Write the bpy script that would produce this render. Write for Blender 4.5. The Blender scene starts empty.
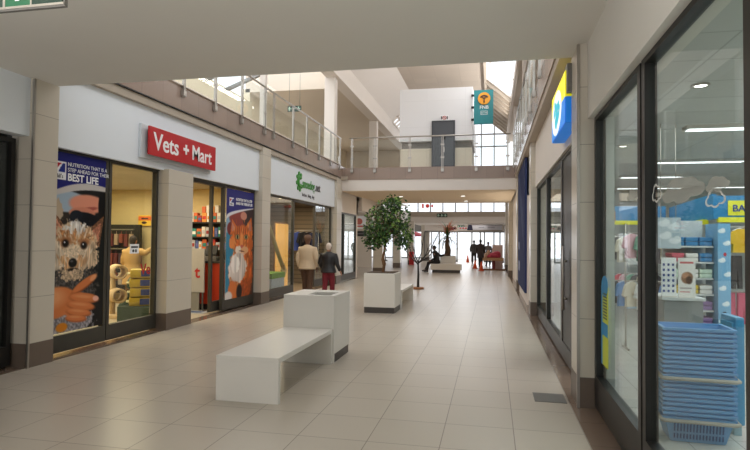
import bpy, bmesh, math, random
import numpy as np
from mathutils import Vector, Matrix
R = math.radians
random.seed(7)
rng = np.random.default_rng(11)
scene = bpy.context.scene
COL = scene.collection

# ------------------------------------------------------------------ materials
MATS = {}
def srgb(c):
    return tuple(((v/12.92) if v <= .04045 else ((v+.055)/1.055)**2.4) for v in [x/255. for x in c])
def new_mat(name):
    m = bpy.data.materials.new(name); m.use_nodes = True
    nt = m.node_tree
    return m, nt, nt.nodes, nt.links, nt.nodes['Principled BSDF']
def mat(name, c, rough=.5, metal=0., var=.06, scale=6., bump=0., emit=0., spec=.5):
    """plain surface: sRGB colour with a little procedural mottling"""
    if name in MATS: return MATS[name]
    m, nt, N, Lk, b = new_mat(name)
    lin = srgb(c)
    tc = N.new('ShaderNodeTexCoord'); nz = N.new('ShaderNodeTexNoise')
    nz.inputs['Scale'].default_value = scale; nz.inputs['Detail'].default_value = 3
    Lk.new(tc.outputs['Object'], nz.inputs['Vector'])
    mx = N.new('ShaderNodeMix'); mx.data_type = 'RGBA'
    mx.inputs[6].default_value = (*[max(0, v*(1-var)) for v in lin], 1)
    mx.inputs[7].default_value = (*[min(1, v*(1+var)) for v in lin], 1)
    Lk.new(nz.outputs['Fac'], mx.inputs[0]); Lk.new(mx.outputs[2], b.inputs['Base Color'])
    b.inputs['Roughness'].default_value = rough; b.inputs['Metallic'].default_value = metal
    b.inputs['Specular IOR Level'].default_value = spec
    if bump:
        bp = N.new('ShaderNodeBump'); bp.inputs['Strength'].default_value = bump; bp.inputs['Distance'].default_value = .01
        Lk.new(nz.outputs['Fac'], bp.inputs['Height']); Lk.new(bp.outputs['Normal'], b.inputs['Normal'])
    if emit:
        Lk.new(mx.outputs[2], b.inputs['Emission Color']); b.inputs['Emission Strength'].default_value = emit
    MATS[name] = m
    return m
def glass_mat(name, tint=(1, 1, 1), refl=1.0, ior=1.5):
    """thin pane: clear see-through plus mirror reflection by Fresnel"""
    m = bpy.data.materials.new(name); m.use_nodes = True
    nt = m.node_tree; N = nt.nodes; Lk = nt.links; N.clear()
    out = N.new('ShaderNodeOutputMaterial'); t = N.new('ShaderNodeBsdfTransparent'); g = N.new('ShaderNodeBsdfGlossy')
    lw = N.new('ShaderNodeLayerWeight'); lw.inputs['Blend'].default_value = .5
    pw = N.new('ShaderNodeMath'); pw.operation = 'POWER'; pw.inputs[1].default_value = 5; Lk.new(lw.outputs['Facing'], pw.inputs[0])
    r0 = ((ior-1)/(ior+1))**2
    f = N.new('ShaderNodeMath'); f.operation = 'MULTIPLY_ADD'; f.inputs[1].default_value = 1-r0; f.inputs[2].default_value = r0; Lk.new(pw.outputs[0], f.inputs[0])
    mu = N.new('ShaderNodeMath'); mu.operation = 'MULTIPLY'; mu.inputs[1].default_value = refl
    mx = N.new('ShaderNodeMixShader'); t.inputs[0].default_value = (*tint, 1); g.inputs['Roughness'].default_value = .01
    Lk.new(f.outputs[0], mu.inputs[0]); Lk.new(mu.outputs[0], mx.inputs[0])
    Lk.new(t.outputs[0], mx.inputs[1]); Lk.new(g.outputs[0], mx.inputs[2]); Lk.new(mx.outputs[0], out.inputs[0])
    MATS[name] = m
    return m
def tile_mat(name, c, mortar, w, h, axes, off=(0, 0), rough=.35, gap=.004, var=.05, wear=0., spec=.5):
    """square tiles laid on two object axes (a 'brick' grid without stagger)"""
    m, nt, N, Lk, b = new_mat(name)
    tc = N.new('ShaderNodeTexCoord'); sp = N.new('ShaderNodeSeparateXYZ'); cb = N.new('ShaderNodeCombineXYZ')
    Lk.new(tc.outputs['Object'], sp.inputs[0])
    for k in range(2):
        a = N.new('ShaderNodeMath'); a.operation = 'ADD'; a.inputs[1].default_value = off[k]
        if axes[k] == 'XY':
            s = N.new('ShaderNodeMath'); s.operation = 'ADD'
            Lk.new(sp.outputs['X'], s.inputs[0]); Lk.new(sp.outputs['Y'], s.inputs[1]); Lk.new(s.outputs[0], a.inputs[0])
        else:
            Lk.new(sp.outputs[axes[k]], a.inputs[0])
        Lk.new(a.outputs[0], cb.inputs[k])
    br = N.new('ShaderNodeTexBrick'); br.offset = 0; br.squash = 1
    br.inputs['Scale'].default_value = 1; br.inputs['Brick Width'].default_value = w; br.inputs['Row Height'].default_value = h
    br.inputs['Mortar Size'].default_value = gap; br.inputs['Mortar Smooth'].default_value = .3
    lin = srgb(c)
    br.inputs['Color1'].default_value = (*[v*(1-var) for v in lin], 1); br.inputs['Color2'].default_value = (*[min(1, v*(1+var)) for v in lin], 1)
    br.inputs['Mortar'].default_value = (*srgb(mortar), 1)
    Lk.new(cb.outputs[0], br.inputs['Vector'])
    nz = N.new('ShaderNodeTexNoise'); nz.inputs['Scale'].default_value = 1.3; nz.inputs['Detail'].default_value = 5
    Lk.new(tc.outputs['Object'], nz.inputs['Vector'])
    mx = N.new('ShaderNodeMix'); mx.data_type = 'RGBA'; mx.blend_type = 'MULTIPLY'; mx.inputs[0].default_value = wear
    Lk.new(br.outputs['Color'], mx.inputs[6]); Lk.new(nz.outputs['Fac'], mx.inputs[7]); Lk.new(mx.outputs[2], b.inputs['Base Color'])
    mr = N.new('ShaderNodeMapRange'); mr.inputs[3].default_value = rough; mr.inputs[4].default_value = rough
    Lk.new(nz.outputs['Fac'], mr.inputs[0]); Lk.new(mr.outputs[0], b.inputs['Roughness'])
    b.inputs['Specular IOR Level'].default_value = spec
    MATS[name] = m
    return m
def attr_mat(name, rough=.4, emit=0.):
    m, nt, N, Lk, b = new_mat(name)
    a = N.new('ShaderNodeAttribute'); a.attribute_name = 'paint'
    Lk.new(a.outputs['Color'], b.inputs['Base Color']); b.inputs['Roughness'].default_value = rough; b.inputs['Specular IOR Level'].default_value = .2
    if emit: Lk.new(a.outputs['Color'], b.inputs['Emission Color']); b.inputs['Emission Strength'].default_value = emit
    MATS[name] = m
    return m

FLOOR = tile_mat('floor_tile', (186, 176, 163), (128, 117, 105), .595, .5955, ('X', 'Y'), (-.19+5.95, .07+30), rough=.28, gap=.0045, var=.03, spec=.32)
PIL = tile_mat('pillar_tile', (203, 194, 179), (150, 142, 130), 30, .585, ('XY', 'Z'), (30, -.3), rough=.3, gap=.004, var=.015)
SHOPFLOOR = tile_mat('shop_floor_tile', (205, 203, 196), (150, 150, 146), .4, .4, ('X', 'Y'), (10, 10), rough=.2, gap=.005, var=.03)
BROWNTILE = tile_mat('brown_tile', (126, 107, 93), (96, 82, 72), .6, 30, ('Y', 'X'), (0, 15), rough=.16, gap=.004, var=.05)
BANDTILE = tile_mat('band_tile', (152, 132, 119), (120, 104, 94), .6, 30, ('XY', 'Z'), (30, 15), rough=.25, gap=.004, var=.05)
SOFFIT = mat('soffit_paint', (224, 221, 214), .85, var=.02, scale=2)
WHITE = mat('white_wall_paint', (228, 233, 238), .7, var=.015, scale=2)
WARMW = mat('warm_white_paint', (228, 220, 212), .75, var=.02, scale=2)
BEIGE = mat('beige_paint', (206, 193, 176), .8, var=.03, scale=1.5)
TRIMB = mat('beige_trim', (176, 163, 147), .6, var=.03)
CREAM = mat('cream_shop_wall', (214, 194, 142), .8, var=.03)
BRONZE = mat('bronze_frame', (70, 67, 60), .45, .3, var=.08)
DARKF = mat('dark_frame', (36, 34, 32), .4, .3, var=.1)
DKBROWN = mat('brown_base', (104, 90, 79), .4, var=.06)
STEEL = mat('brushed_steel', (176, 170, 162), .3, .9, var=.05, scale=30)
GREYM = mat('grey_metal', (126, 124, 120), .4, .6, var=.06)
BLACK = mat('black_plastic', (20, 19, 19), .55, var=.2)
OFFW = mat('solid_white_surface', (222, 217, 209), .35, var=.02, scale=3)
PLINTH = mat('dark_plinth', (66, 60, 56), .4, var=.1)
LENS = mat('lamp_lens', (255, 250, 240), .5, var=.01, emit=6)
TROFF = mat('troffer_lens', (245, 250, 255), .5, var=.01, emit=2.5)
WARML = mat('warm_lamp_lens', (255, 238, 200), .5, var=.01, emit=6)
PANE = glass_mat('shop_glass', (.93, .96, .95), 1.0)
RPANE = glass_mat('reflective_shop_glass', (.92, .96, .94), .55, 1.5)
RAILG = glass_mat('rail_glass', (.96, .98, .97), .35)
SKYG = glass_mat('roof_glass', (.97, .98, 1), .5)
PAINT = attr_mat('printed_paper', .35)
LITPAINT = attr_mat('backlit_print', .35, .7)
TXTW = mat('lettering_white', (244, 244, 244), .5, var=.01)
TXTR = mat('lettering_red', (186, 40, 42), .5, var=.05)
TXTG = mat('lettering_green', (62, 142, 54), .5, var=.08)
TXTD = mat('lettering_grey', (92, 88, 90), .5, var=.05)
TXTB = mat('lettering_blue', (24, 66, 140), .5, var=.05)

# ------------------------------------------------------------------ mesh builder
class MB:
    def __init__(s): s.bm = bmesh.new(); s.mi = 0
    def _fin(s, geom_faces, smooth=False):
        for f in geom_faces: f.material_index = s.mi; f.smooth = smooth
    def merge(s, bm2, smooth=None):
        n0 = len(s.bm.faces)
        me = bpy.data.meshes.new('t'); bm2.to_mesh(me); bm2.free(); s.bm.from_mesh(me); bpy.data.meshes.remove(me)
        s.bm.faces.ensure_lookup_table()
        for f in s.bm.faces[n0:]:
            f.material_index = s.mi
            if smooth is not None: f.smooth = smooth
        return s
    def box(s, x0, x1, y0, y1, z0, z1, bev=0., rot=None, about=None):
        b = bmesh.new(); bmesh.ops.create_cube(b, size=1)
        for v in b.verts: v.co = Vector(((x0+x1)/2+v.co.x*(x1-x0), (y0+y1)/2+v.co.y*(y1-y0), (z0+z1)/2+v.co.z*(z1-z0)))
        if bev: bmesh.ops.bevel(b, geom=list(b.edges), offset=bev, segments=2, profile=.7, affect='EDGES')
        if rot is not None:
            c = Vector(about) if about else Vector(((x0+x1)/2, (y0+y1)/2, (z0+z1)/2))
            for v in b.verts: v.co = rot @ (v.co-c)+c
        return s.merge(b)
    def quad(s, *ps):
        vs = [s.bm.verts.new(p) for p in ps]; f = s.bm.faces.new(vs); f.material_index = s.mi
        return s
    def prism(s, poly, axis, a0, a1):
        """extrude a 2D polygon along an axis; poly in the other two axes in order"""
        def P(p, a):
            return {'X': (a, p[0], p[1]), 'Y': (p[0], a, p[1]), 'Z': (p[0], p[1], a)}[axis]
        b = bmesh.new(); lo = [b.verts.new(P(p, a0)) for p in poly]; hi = [b.verts.new(P(p, a1)) for p in poly]
        n = len(poly); b.faces.new(lo); b.faces.new(hi[::-1])
        for i in range(n): b.faces.new((lo[i], hi[i], hi[(i+1) % n], lo[(i+1) % n]))
        bmesh.ops.recalc_face_normals(b, faces=list(b.faces))
        return s.merge(b)
    def tube(s, pts, rad, n=10, cap=True, smooth=True, ell=None):
        """tapered tube through points; ell = (ratio a, ratio b, reference x axis)"""
        pts = [Vector(p) for p in pts]
        rad = [rad]*len(pts) if not isinstance(rad, (list, tuple)) else rad
        b = bmesh.new(); rings = []
        ref = Vector(ell[2]) if ell else Vector((.313, .21, .927))
        for i, p in enumerate(pts):
            d = (pts[min(i+1, len(pts)-1)]-pts[max(i-1, 0)])
            d = d.normalized() if d.length > 1e-9 else Vector((0, 0, 1))
            u = ref-d*ref.dot(d)
            if u.length < 1e-3: u = Vector((1, 0, 0))-d*d.x
            u.normalize(); w = d.cross(u)
            r = rad[i]; ra, rb = (r if isinstance(r, (tuple, list)) else (r, r))
            rings.append([b.verts.new(p+u*ra*math.cos(2*math.pi*k/n)+w*rb*math.sin(2*math.pi*k/n)) for k in range(n)])
        for a, c in zip(rings, rings[1:]):
            for k in range(n): b.faces.new((a[k], a[(k+1) % n], c[(k+1) % n], c[k]))
        if cap: b.faces.new(rings[0][::-1]); b.faces.new(rings[-1])
        bmesh.ops.recalc_face_normals(b, faces=list(b.faces))
        return s.merge(b, smooth)
    def cyl(s, c, r, z0, z1, n=24, r2=None):
        return s.tube([(c[0], c[1], z0), (c[0], c[1], z1)], [r, r if r2 is None else r2], n=n, smooth=False)
    def lathe(s, prof, c=(0, 0, 0), n=24, cap=True):
        b = bmesh.new(); rings = []
        for r, z in prof: rings.append([b.verts.new((c[0]+r*math.cos(2*math.pi*k/n), c[1]+r*math.sin(2*math.pi*k/n), c[2]+z)) for k in range(n)])
        for a, d in zip(rings, rings[1:]):
            for k in range(n): b.faces.new((a[k], a[(k+1) % n], d[(k+1) % n], d[k]))
        if cap: b.faces.new(rings[0][::-1]); b.faces.new(rings[-1])
        bmesh.ops.recalc_face_normals(b, faces=list(b.faces))
        return s.merge(b, True)
    def ball(s, c, r, n=16, rot=None):
        b = bmesh.new(); bmesh.ops.create_uvsphere(b, u_segments=n, v_segments=max(6, n*2//3), radius=1)
        rr = r if isinstance(r, (tuple, list)) else (r, r, r)
        for v in b.verts:
            co = Vector((v.co.x*rr[0], v.co.y*rr[1], v.co.z*rr[2]))
            v.co = (rot @ co if rot is not None else co)+Vector(c)
        return s.merge(b, True)
    def build(s, name, m, parent=None, loc=None, **props):
        me = bpy.data.meshes.new(name); s.bm.to_mesh(me); s.bm.free()
        for x in (m if isinstance(m, (list, tuple)) else [m]): me.materials.append(x)
        o = bpy.data.objects.new(name, me); COL.objects.link(o)
        if parent is not None: o.parent = parent
        if loc is not None: o.location = loc
        for k, v in props.items(): o[k] = v
        return o
def tag(o, label=None, cat=None, group=None, kind=None):
    if label: o['label'] = label
    if cat: o['category'] = cat
    if group: o['group'] = group
    if kind: o['kind'] = kind
    return o
def thing(name, label, cat, loc=(0, 0, 0), rz=0, group=None, kind=None):
    o = bpy.data.objects.new(name, None); COL.objects.link(o); o.location = loc; o.rotation_euler.z = rz; o.empty_display_size = .1
    return tag(o, label, cat, group, kind)
def struct(name, mb, m, label, cat, parent=None):
    return tag(mb.build(name, m, parent), label, cat, None, 'structure')
KIDS = {}
def copy_tree(o, parent=None):
    c = o.copy(); COL.objects.link(c)
    if parent is not None: c.parent = parent
    for ch in list(o.children): copy_tree(ch, c)
    return c
def dup(o, label, loc, rz=None):
    c = copy_tree(o); c.location = loc; c['label'] = label
    if rz is not None: c.rotation_euler.z = rz
    return c
FACE = {'+X': (R(90), 0, R(90)), '-X': (R(90), 0, R(-90)), '-Y': (R(90), 0, 0), '+Y': (R(90), 0, R(180))}
def text(name, body, size, loc, face, m, parent=None, align='LEFT', ext=.004, sx=1., off=0., label=None):
    cu = bpy.data.curves.new(name, 'FONT'); cu.body = body; cu.size = size; cu.align_x = align; cu.extrude = ext; cu.offset = off
    cu.resolution_u = 3
    cu.materials.append(m)
    tmp = bpy.data.objects.new('t', cu); COL.objects.link(tmp); bpy.context.view_layer.update()
    me = bpy.data.meshes.new_from_object(tmp.evaluated_get(bpy.context.evaluated_depsgraph_get())); bpy.data.objects.remove(tmp)
    o = bpy.data.objects.new(name, me); COL.objects.link(o); o.location = loc; o.rotation_euler = FACE[face]; o.scale = (sx, 1, 1)
    if parent is not None: o.parent = parent
    if label: o['label'] = label
    return o
def painted(name, nu, nv, P0, U, V, rgb, m, parent=None):
    """flat print: grid mesh from P0 along U (right) and V (down), colours (nv+1,nu+1,3 in sRGB 0-255) stored per vertex"""
    P0, U, V = Vector(P0), Vector(U), Vector(V)
    verts = [tuple(P0+U*(i/nu)+V*(j/nv)) for j in range(nv+1) for i in range(nu+1)]
    w = nu+1
    faces = [(j*w+i, (j+1)*w+i, (j+1)*w+i+1, j*w+i+1) for j in range(nv) for i in range(nu)]
    me = bpy.data.meshes.new(name); me.from_pydata(verts, [], faces); me.materials.append(m)
    ca = me.color_attributes.new('paint', 'FLOAT_COLOR', 'POINT')
    c = np.clip(rgb/255., 0, 1).reshape(-1, 3); lin = np.where(c <= .04045, c/12.92, ((c+.055)/1.055)**2.4)
    ca.data.foreach_set('color', np.concatenate([lin, np.ones((len(lin), 1))], 1).astype(np.float32).ravel())
    o = bpy.data.objects.new(name, me); COL.objects.link(o)
    if parent is not None: o.parent = parent
    return o
class Canvas:
    def __init__(s, nu, nv, base, asp):
        s.nu, s.nv = nu, nv
        s.u, s.v = np.meshgrid(np.linspace(0, 1, nu+1), np.linspace(0, 1, nv+1)); s.asp = asp    # asp = height/width
        s.c = np.ones((nv+1, nu+1, 3))*np.array(base, float)
        s.n = s.noise(9)
    def noise(s, k, kv=None):
        kv = kv or int(k*s.asp)
        a = rng.random((kv+2, k+2))
        x = s.u*k; y = s.v*kv; xi = x.astype(int); yi = y.astype(int); fx = x-xi; fy = y-yi
        return (a[yi, xi]*(1-fx)*(1-fy)+a[yi, xi+1]*fx*(1-fy)+a[yi+1, xi]*(1-fx)*fy+a[yi+1, xi+1]*fx*fy)-.5
    def put(s, mask, col, tex=0., k=30, kv=None):
        mask = np.clip(mask, 0, 1)[..., None]
        col = np.array(col, float)*(1+tex*s.noise(k, kv)[..., None]*2) if tex else np.array(col, float)
        s.c = s.c*(1-mask)+col*mask
    def ell(s, cu, cv, ru, rv, col, soft=.15, rot=0., tex=0., k=30, kv=None, fur=0.):
        """ellipse in units of the width (u) with v scaled by the aspect"""
        x = s.u-cu; y = (s.v-cv)*s.asp; rv_ = rv*s.asp
        a = R(rot); X = x*math.cos(a)+y*math.sin(a); Y = -x*math.sin(a)+y*math.cos(a)
        d = np.sqrt((X/ru)**2+(Y/rv_)**2)
        if fur: d = d+fur*s.noise(26)*2+fur*s.noise(60)
        s.put((1-d)/soft+.5, col, tex, k, kv)
    def poly(s, pts, col, tex=0., k=30):
        ins = np.zeros(s.u.shape, bool); n = len(pts)
        for i in range(n):
            (x0, y0), (x1, y1) = pts[i], pts[(i+1) % n]
            cond = ((y0 > s.v) != (y1 > s.v))
            xx = (x1-x0)*(s.v-y0)/((y1-y0) if y1 != y0 else 1e-9)+x0
            ins ^= cond & (s.u < xx)
        s.put(ins.astype(float), col, tex, k)

# ------------------------------------------------------------------ camera (level phone shot, looking a little left along the mall)
H = 1.65
cam = bpy.data.cameras.new('camera'); co = bpy.data.objects.new('camera', cam); COL.objects.link(co)
right = Vector((0.978233, 0.207261, 0.010096)); down = Vector((0.004123, 0.029229, -0.999564)); fwd = Vector((-0.207466, 0.977849, 0.027738))
M3 = Matrix((right, -down, -fwd)).transposed()
co.matrix_world = Matrix.Translation((0, 0, H)) @ M3.to_4x4()
cam.sensor_width = 36; cam.lens = 36*552/750; cam.clip_start = .05; cam.clip_end = 300
scene.camera = co

# ------------------------------------------------------------------ floor and ground
b = MB(); b.box(-5.72, .79, -3, 46, -.2, 0); b.box(-13, -5.72, 23.6, 52, -.2, 0); b.box(-5.72, 1.1, 46, 52, -.2, 0)
struct('floor', b, FLOOR, 'pale beige square floor tiles running down the whole mall', 'floor')
b = MB(); b.box(.79, 1.06, -3, 46, -.2, 0)
struct('trim_1', b, BROWNTILE, 'polished brown tile strip along the right hand shopfronts', 'floor trim')
b = MB(); b.box(-6.02, -5.72, -3, 23.6, -.2, 0)
struct('trim_2', b, BROWNTILE, 'brown tile strip along the left hand shopfronts', 'floor trim')
b = MB(); b.box(-60, 60, 46, 120, -.25, -.05)
b2 = MB(); b2.box(-60, 60, 52, 140, -.35, -.06); b2.box(-60, -13, 10, 52, -.35, -.06)
b.bm.free(); struct('pavement', b2, mat('paving', (250, 250, 248), .8), 'pale sunlit paving outside the glass doors', 'ground')

# ------------------------------------------------------------------ near soffit and bulkhead
b = MB(); b.box(-5.9, .94, -3, 6.3, 3.67, 4.5)
struct('ceiling', b, SOFFIT, 'flat beige soffit overhead in the near part of the mall', 'ceiling')
b = MB(); b.box(-5.95, -5.76, -3, 5.93, 2.93, 3.7)
struct('wall_left_front', b, WHITE, 'white bulkhead over the dark shop window at the left edge', 'wall')
b = MB(); b.box(.94, 1.2, -3, 5.88, 2.9, 4.5)
struct('wall_right_front', b, SOFFIT, 'plain grey white bulkhead over the big glass shopfront', 'wall')

# ------------------------------------------------------------------ pilasters (tiled, brown base, steel corner strip)
def pilaster(i, x0, x1, y0, y1, ztop, label, corner=None):
    b = MB(); b.box(x0, x1, y0, y1, .3, ztop)
    o = struct('trim_%d' % i, b, PIL, label, 'pillar')
    c = MB(); c.box(x0-.004, x1+.004, y0-.004, y1+.004, 0, .3); c.build('baseboard', DKBROWN, o)
    if corner:
        d = MB(); cx, cy = corner; d.box(cx-.014, cx+.014, cy-.014, cy+.014, 0, ztop-.01); d.build('corner_strip', STEEL, o)
    return o
pilaster(11, -6.04, -5.7, 5.92, 6.33, 3.67, 'tiled pillar left of the dog poster', (-5.7, 5.92))
pilaster(12, -6.04, -5.7, 8.93, 9.76, 2.9, 'wide tiled pillar between the pet shop window and doorway')
pilaster(13, -6.04, -5.7, 13.08, 13.6, 4.0, 'tall tiled pillar right of the cat poster')
pilaster(14, -6.04, -5.7, 19.95, 20.6, 4.0, 'tiled pillar under the left end of the footbridge')
pilaster(15, .85, 1.09, 5.87, 6.35, 3.67, 'near right tiled pillar beside the tall glass shopfront', (.85, 5.87))
pilaster(16, .85, 1.35, 12.87, 13.4, 4.0, 'right tiled pillar past the glass door')
pilaster(17, .85, 1.35, 19.95, 20.6, 4.0, 'right tiled pillar under the footbridge end')
pilaster(18, .75, 1.35, 26.6, 27.3, 4.0, 'right tiled pillar past the footbridge')
pilaster(19, .75, 1.35, 33.0, 33.6, 4.0, 'farthest tiled pillar on the right side')
pilaster(20, -5.75, -5.28, 26.7, 27.4, 3.54, 'tiled column behind the potted tree')
pilaster(21, -5.85, -5.42, 32.9, 33.5, 3.3, 'second tiled column behind the potted tree')
pilaster(22, -5.65, -5.25, 37.6, 38.0, 3.0, 'tiled column with red cabinet on it')
pilaster(23, -5.7, -5.0, 45.2, 46.0, 3.0, 'tiled column next to the far glass doors')

# ------------------------------------------------------------------ left fascias
b = MB(); b.box(-6.05, -5.8, 6.33, 13.08, 2.88, 3.92); struct('wall_left_pet', b, WHITE, 'white fascia over the pet shop', 'wall')
b = MB(); b.box(-6.05, -5.8, 13.6, 19.95, 2.88, 3.92); struct('wall_left_outdoor', b, WHITE, 'white fascia over the outdoor shop', 'wall')
b = MB(); b.box(-6.05, -5.8, 20.6, 23.6, 2.75, 4.0); struct('wall_left_under_bridge', b, WARMW, 'beige wall over the shop under the footbridge', 'wall')
# gallery slab edge
def slab(name, x0, x1, y0, y1, label):
    b = MB(); b.box(x0, x1, y0, y1, 4.03, 4.5)
    return struct(name, b, BANDTILE, label, 'slab')
b = MB(); b.box(-10.2, -5.75, 6.4, 38, 4.5, 4.512); struct('floor_gallery_left', b, mat('gallery_floor', (214, 204, 190), .4), 'pale floor layer added to bounce light in the left upper gallery', 'floor')  # thin layer added over the slab, pale to bounce light upward
sl = slab('trim_3', -10.2, -5.7, 6.32, 38, 'brown tiled edge of the left upper gallery')
b = MB(); b.box(-5.95, -5.72, 6.32, 20.2, 3.9, 4.03); b.build('lower_moulding', TRIMB, sl)
b = MB(); b.box(-5.76, -5.685, 6.32, 20.2, 4.03, 4.05); b.build('shadow_strip', DARKF, sl)
b = MB(); b.box(-5.76, -5.66, 6.32, 20.2, 4.5, 4.52); b.build('edge_strip', WARMW, sl)
sr = slab('trim_4', .78, 5.5, 6.32, 38, 'brown tiled edge of the right upper gallery')
b = MB(); b.box(.8, 1.1, 6.32, 20.2, 3.9, 4.03); b.build('lower_moulding', TRIMB, sr)
b = MB(); b.box(.95, 1.2, 6.35, 12.87, 2.88, 3.92); struct('wall_right_entrance', b, WARMW, 'beige fascia above the clothing shop entrance on the right', 'wall')
b = MB(); b.box(.95, 1.2, 13.4, 38, 2.88, 4.03); b.box(.95, 1.2, 21.5, 38, 0, 2.9)
struct('wall_right_far', b, WARMW, 'beige right wall running past the footbridge', 'wall')

# ------------------------------------------------------------------ footbridge
b = MB(); b.box(-5.72, .8, 20.6, 27.5, 3.97, 4.43)
br = struct('slab_bridge', b, BANDTILE, 'brown tiled footbridge crossing the mall', 'bridge'); br.name = 'trim_5'
b = MB(); b.box(-5.7, .85, 20.62, 27.5, 3.55, 3.97); b.build('white_beam', WARMW, br)
b = MB(); b.box(-5.7, .85, 20.63, 27.49, 3.535, 3.55); b.build('soffit_board', mat('warm_soffit_paint', (232, 212, 184), .8, var=.02), br)
b = MB(); b.box(-5.72, -5.45, 20.5, 20.62, 3.97, 4.1); b.build('corner_block', TRIMB, br)

# ------------------------------------------------------------------ balustrades: steel posts, glass panels, handrail
def balustrade(name, label, ps, along, fixed, z0, out, top=5.52):
    """ps = post positions along the run"""
    t = thing(name, label, 'balustrade', (fixed if along == 'Y' else 0, fixed if along == 'X' else 0, z0))
    h = top-z0
    def B(mb, a0, a1, c0, c1, z_0, z_1, **k):
        return mb.box(c0, c1, a0, a1, z_0, z_1, **k) if along == 'Y' else mb.box(a0, a1, c0, c1, z_0, z_1, **k)
    for p in ps:
        b = MB()
        B(b, p-.035, p-.015, -.02, .02, -.22, h-.02); B(b, p+.015, p+.035, -.02, .02, -.22, h-.02)
        for zz in (.3, .78): B(b, p-.07, p+.07, -.012, .012, zz, zz+.05)
        B(b, p-.05, p+.05, -.03*1, .03, -.2, -.1)
        b.build('post', STEEL, t)
    for a, c in zip(ps, ps[1:]):
        b = MB(); B(b, a+.06, c-.06, -.006, .006, .02, h-.1); b.build('glass_panel', RAILG, t)
    b = MB(); q0, q1 = ps[0]-.1, ps[-1]+.1
    b.tube([(0, q0, h), (0, q1, h)] if along == 'Y' else [(q0, 0, h), (q1, 0, h)], .026, n=10); b.build('handrail', STEEL, t)
    return t
LP = [6.6, 7.95, 9.3, 10.5, 11.75, 13.05, 13.65, 15.1, 16.3, 17.6, 18.9, 20.15]
balustrade('gallery_balustrade', 'long glass balustrade along the left gallery above the shop signs', LP, 'Y', -5.66, 4.52, 1)
balustrade('gallery_balustrade', 'glass balustrade along the right gallery beside the blue and yellow sign', [6.8+1.22*k for k in range(12)], 'Y', .74, 4.52, -1)
balustrade('bridge_balustrade', 'glass balustrade across the front of the footbridge', [-5.3, -4.4, -3.05, -1.82, -.58, .55], 'X', 20.56, 4.45, -1, 5.58)

# ------------------------------------------------------------------ upper floor: columns, beam, ceilings, roof
for k, (y, lb) in enumerate([(13.3, 'white upper column above the tall pillar right of the cat poster'), (20.5, 'white upper column where gallery meets the footbridge'), (28.4, 'white upper column past the footbridge')]):
    b = MB(); b.box(*((-5.87, -5.73, 13.2, 13.34) if k == 0 else (-6.35, -5.95, y-.2, y+.2)), 4.5, 7.95); struct('trim_%d' % (31+k), b, WARMW, lb, 'column')
for k, (y, lb) in enumerate([(13.3, 'white upper column on the right gallery, nearest one'), (20.3, 'white upper column on the right gallery near the bridge'), (28.4, 'white upper column on the far right gallery')]):
    b = MB(); b.box(1.05, 1.4, y-.2, y+.2, 4.5, 8.9); struct('trim_%d' % (35+k), b, WARMW, lb, 'column')
b = MB(); b.box(-6.3, -5.8, 8, 38.2, 7.93, 8.73); struct('trim_6', b, WARMW, 'long white roof beam running along the left gallery', 'beam')
b = MB(); b.box(-10.4, -6.31, 22, 38.2, 7.95, 8.1); struct('ceiling_gallery', b, BEIGE, 'flat beige ceiling over the left gallery', 'ceiling')
b = MB(); b.box(-10.5, -10.2, 6.3, 21.9, 4.5, 7.55); b.box(-10.5, -10.2, 21.9, 38.2, 4.5, 8.1)
struct('wall_gallery_left', b, mat('gallery_wall_paint', (214, 202, 178), .8, var=.03), 'cream back wall of the left gallery', 'wall')
b = MB(); b.box(-10.4, -5.9, 38.0, 38.3, 4.5, 8.1); struct('wall_gallery_end', b, BEIGE, 'beige end wall of the left gallery', 'wall')
# lean-to roof glazing with rafters over the left gallery
lean = lambda x: 7.5+(x+10.2)*(1.6/4.2)
b = MB(); b.quad((-10.2, 6.3, lean(-10.2)), (-6, 6.3, lean(-6)), (-6, 21.9, lean(-6)), (-10.2, 21.9, lean(-10.2)))
w = struct('window_21', b, SKYG, 'sloping glass roof over the left gallery', 'skylight')
for k in range(10):
    y = 6.6+k*1.45
    b = MB(); b.prism([(-10.2, lean(-10.2)-.14), (-6, lean(-6)-.14), (-6, lean(-6)-.02), (-10.2, lean(-10.2)-.02)], 'Y', y-.07, y+.07); b.build('rafter', GREYM, w)
b = MB(); b.box(-10.4, -5.95, 21.9, 21.995, 7.95, 9.4); struct('wall_gallery_step', b, BEIGE, 'beige step wall where the left glass roof meets the flat gallery ceiling', 'wall')
b = MB(); b.box(-6.1, -5.95, 6.3, 22, 8.7, 9.4); struct('trim_7', b, WARMW, 'white upstand above the left gallery roof beam', 'beam')
# shop windows on the gallery back wall
for k, (y0, y1) in enumerate([(11, 13.2), (14, 17.3), (18.2, 21.3), (22.4, 25.3), (26.4, 29.4), (30.4, 33)]):
    b = MB()
    b.box(-10.2, -10.14, y0, y0+.08, 4.5, 6.6); b.box(-10.2, -10.14, y1-.08, y1, 4.5, 6.6); b.box(-10.2, -10.14, y0+.08, y1-.08, 6.52, 6.6)
    w = struct('window_%d' % (22+k), b, BRONZE, ['first', 'second', 'third', 'fourth', 'fifth', 'sixth'][k]+' dark shop window along the upper gallery back wall', 'window')
    b = MB(); b.box(-10.19, -10.16, y0+.08, y1-.08, 4.5, 6.52); b.build('pane', mat('dark_gallery_glass', (72, 74, 70), .1, var=.3, scale=.8), w)
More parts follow.
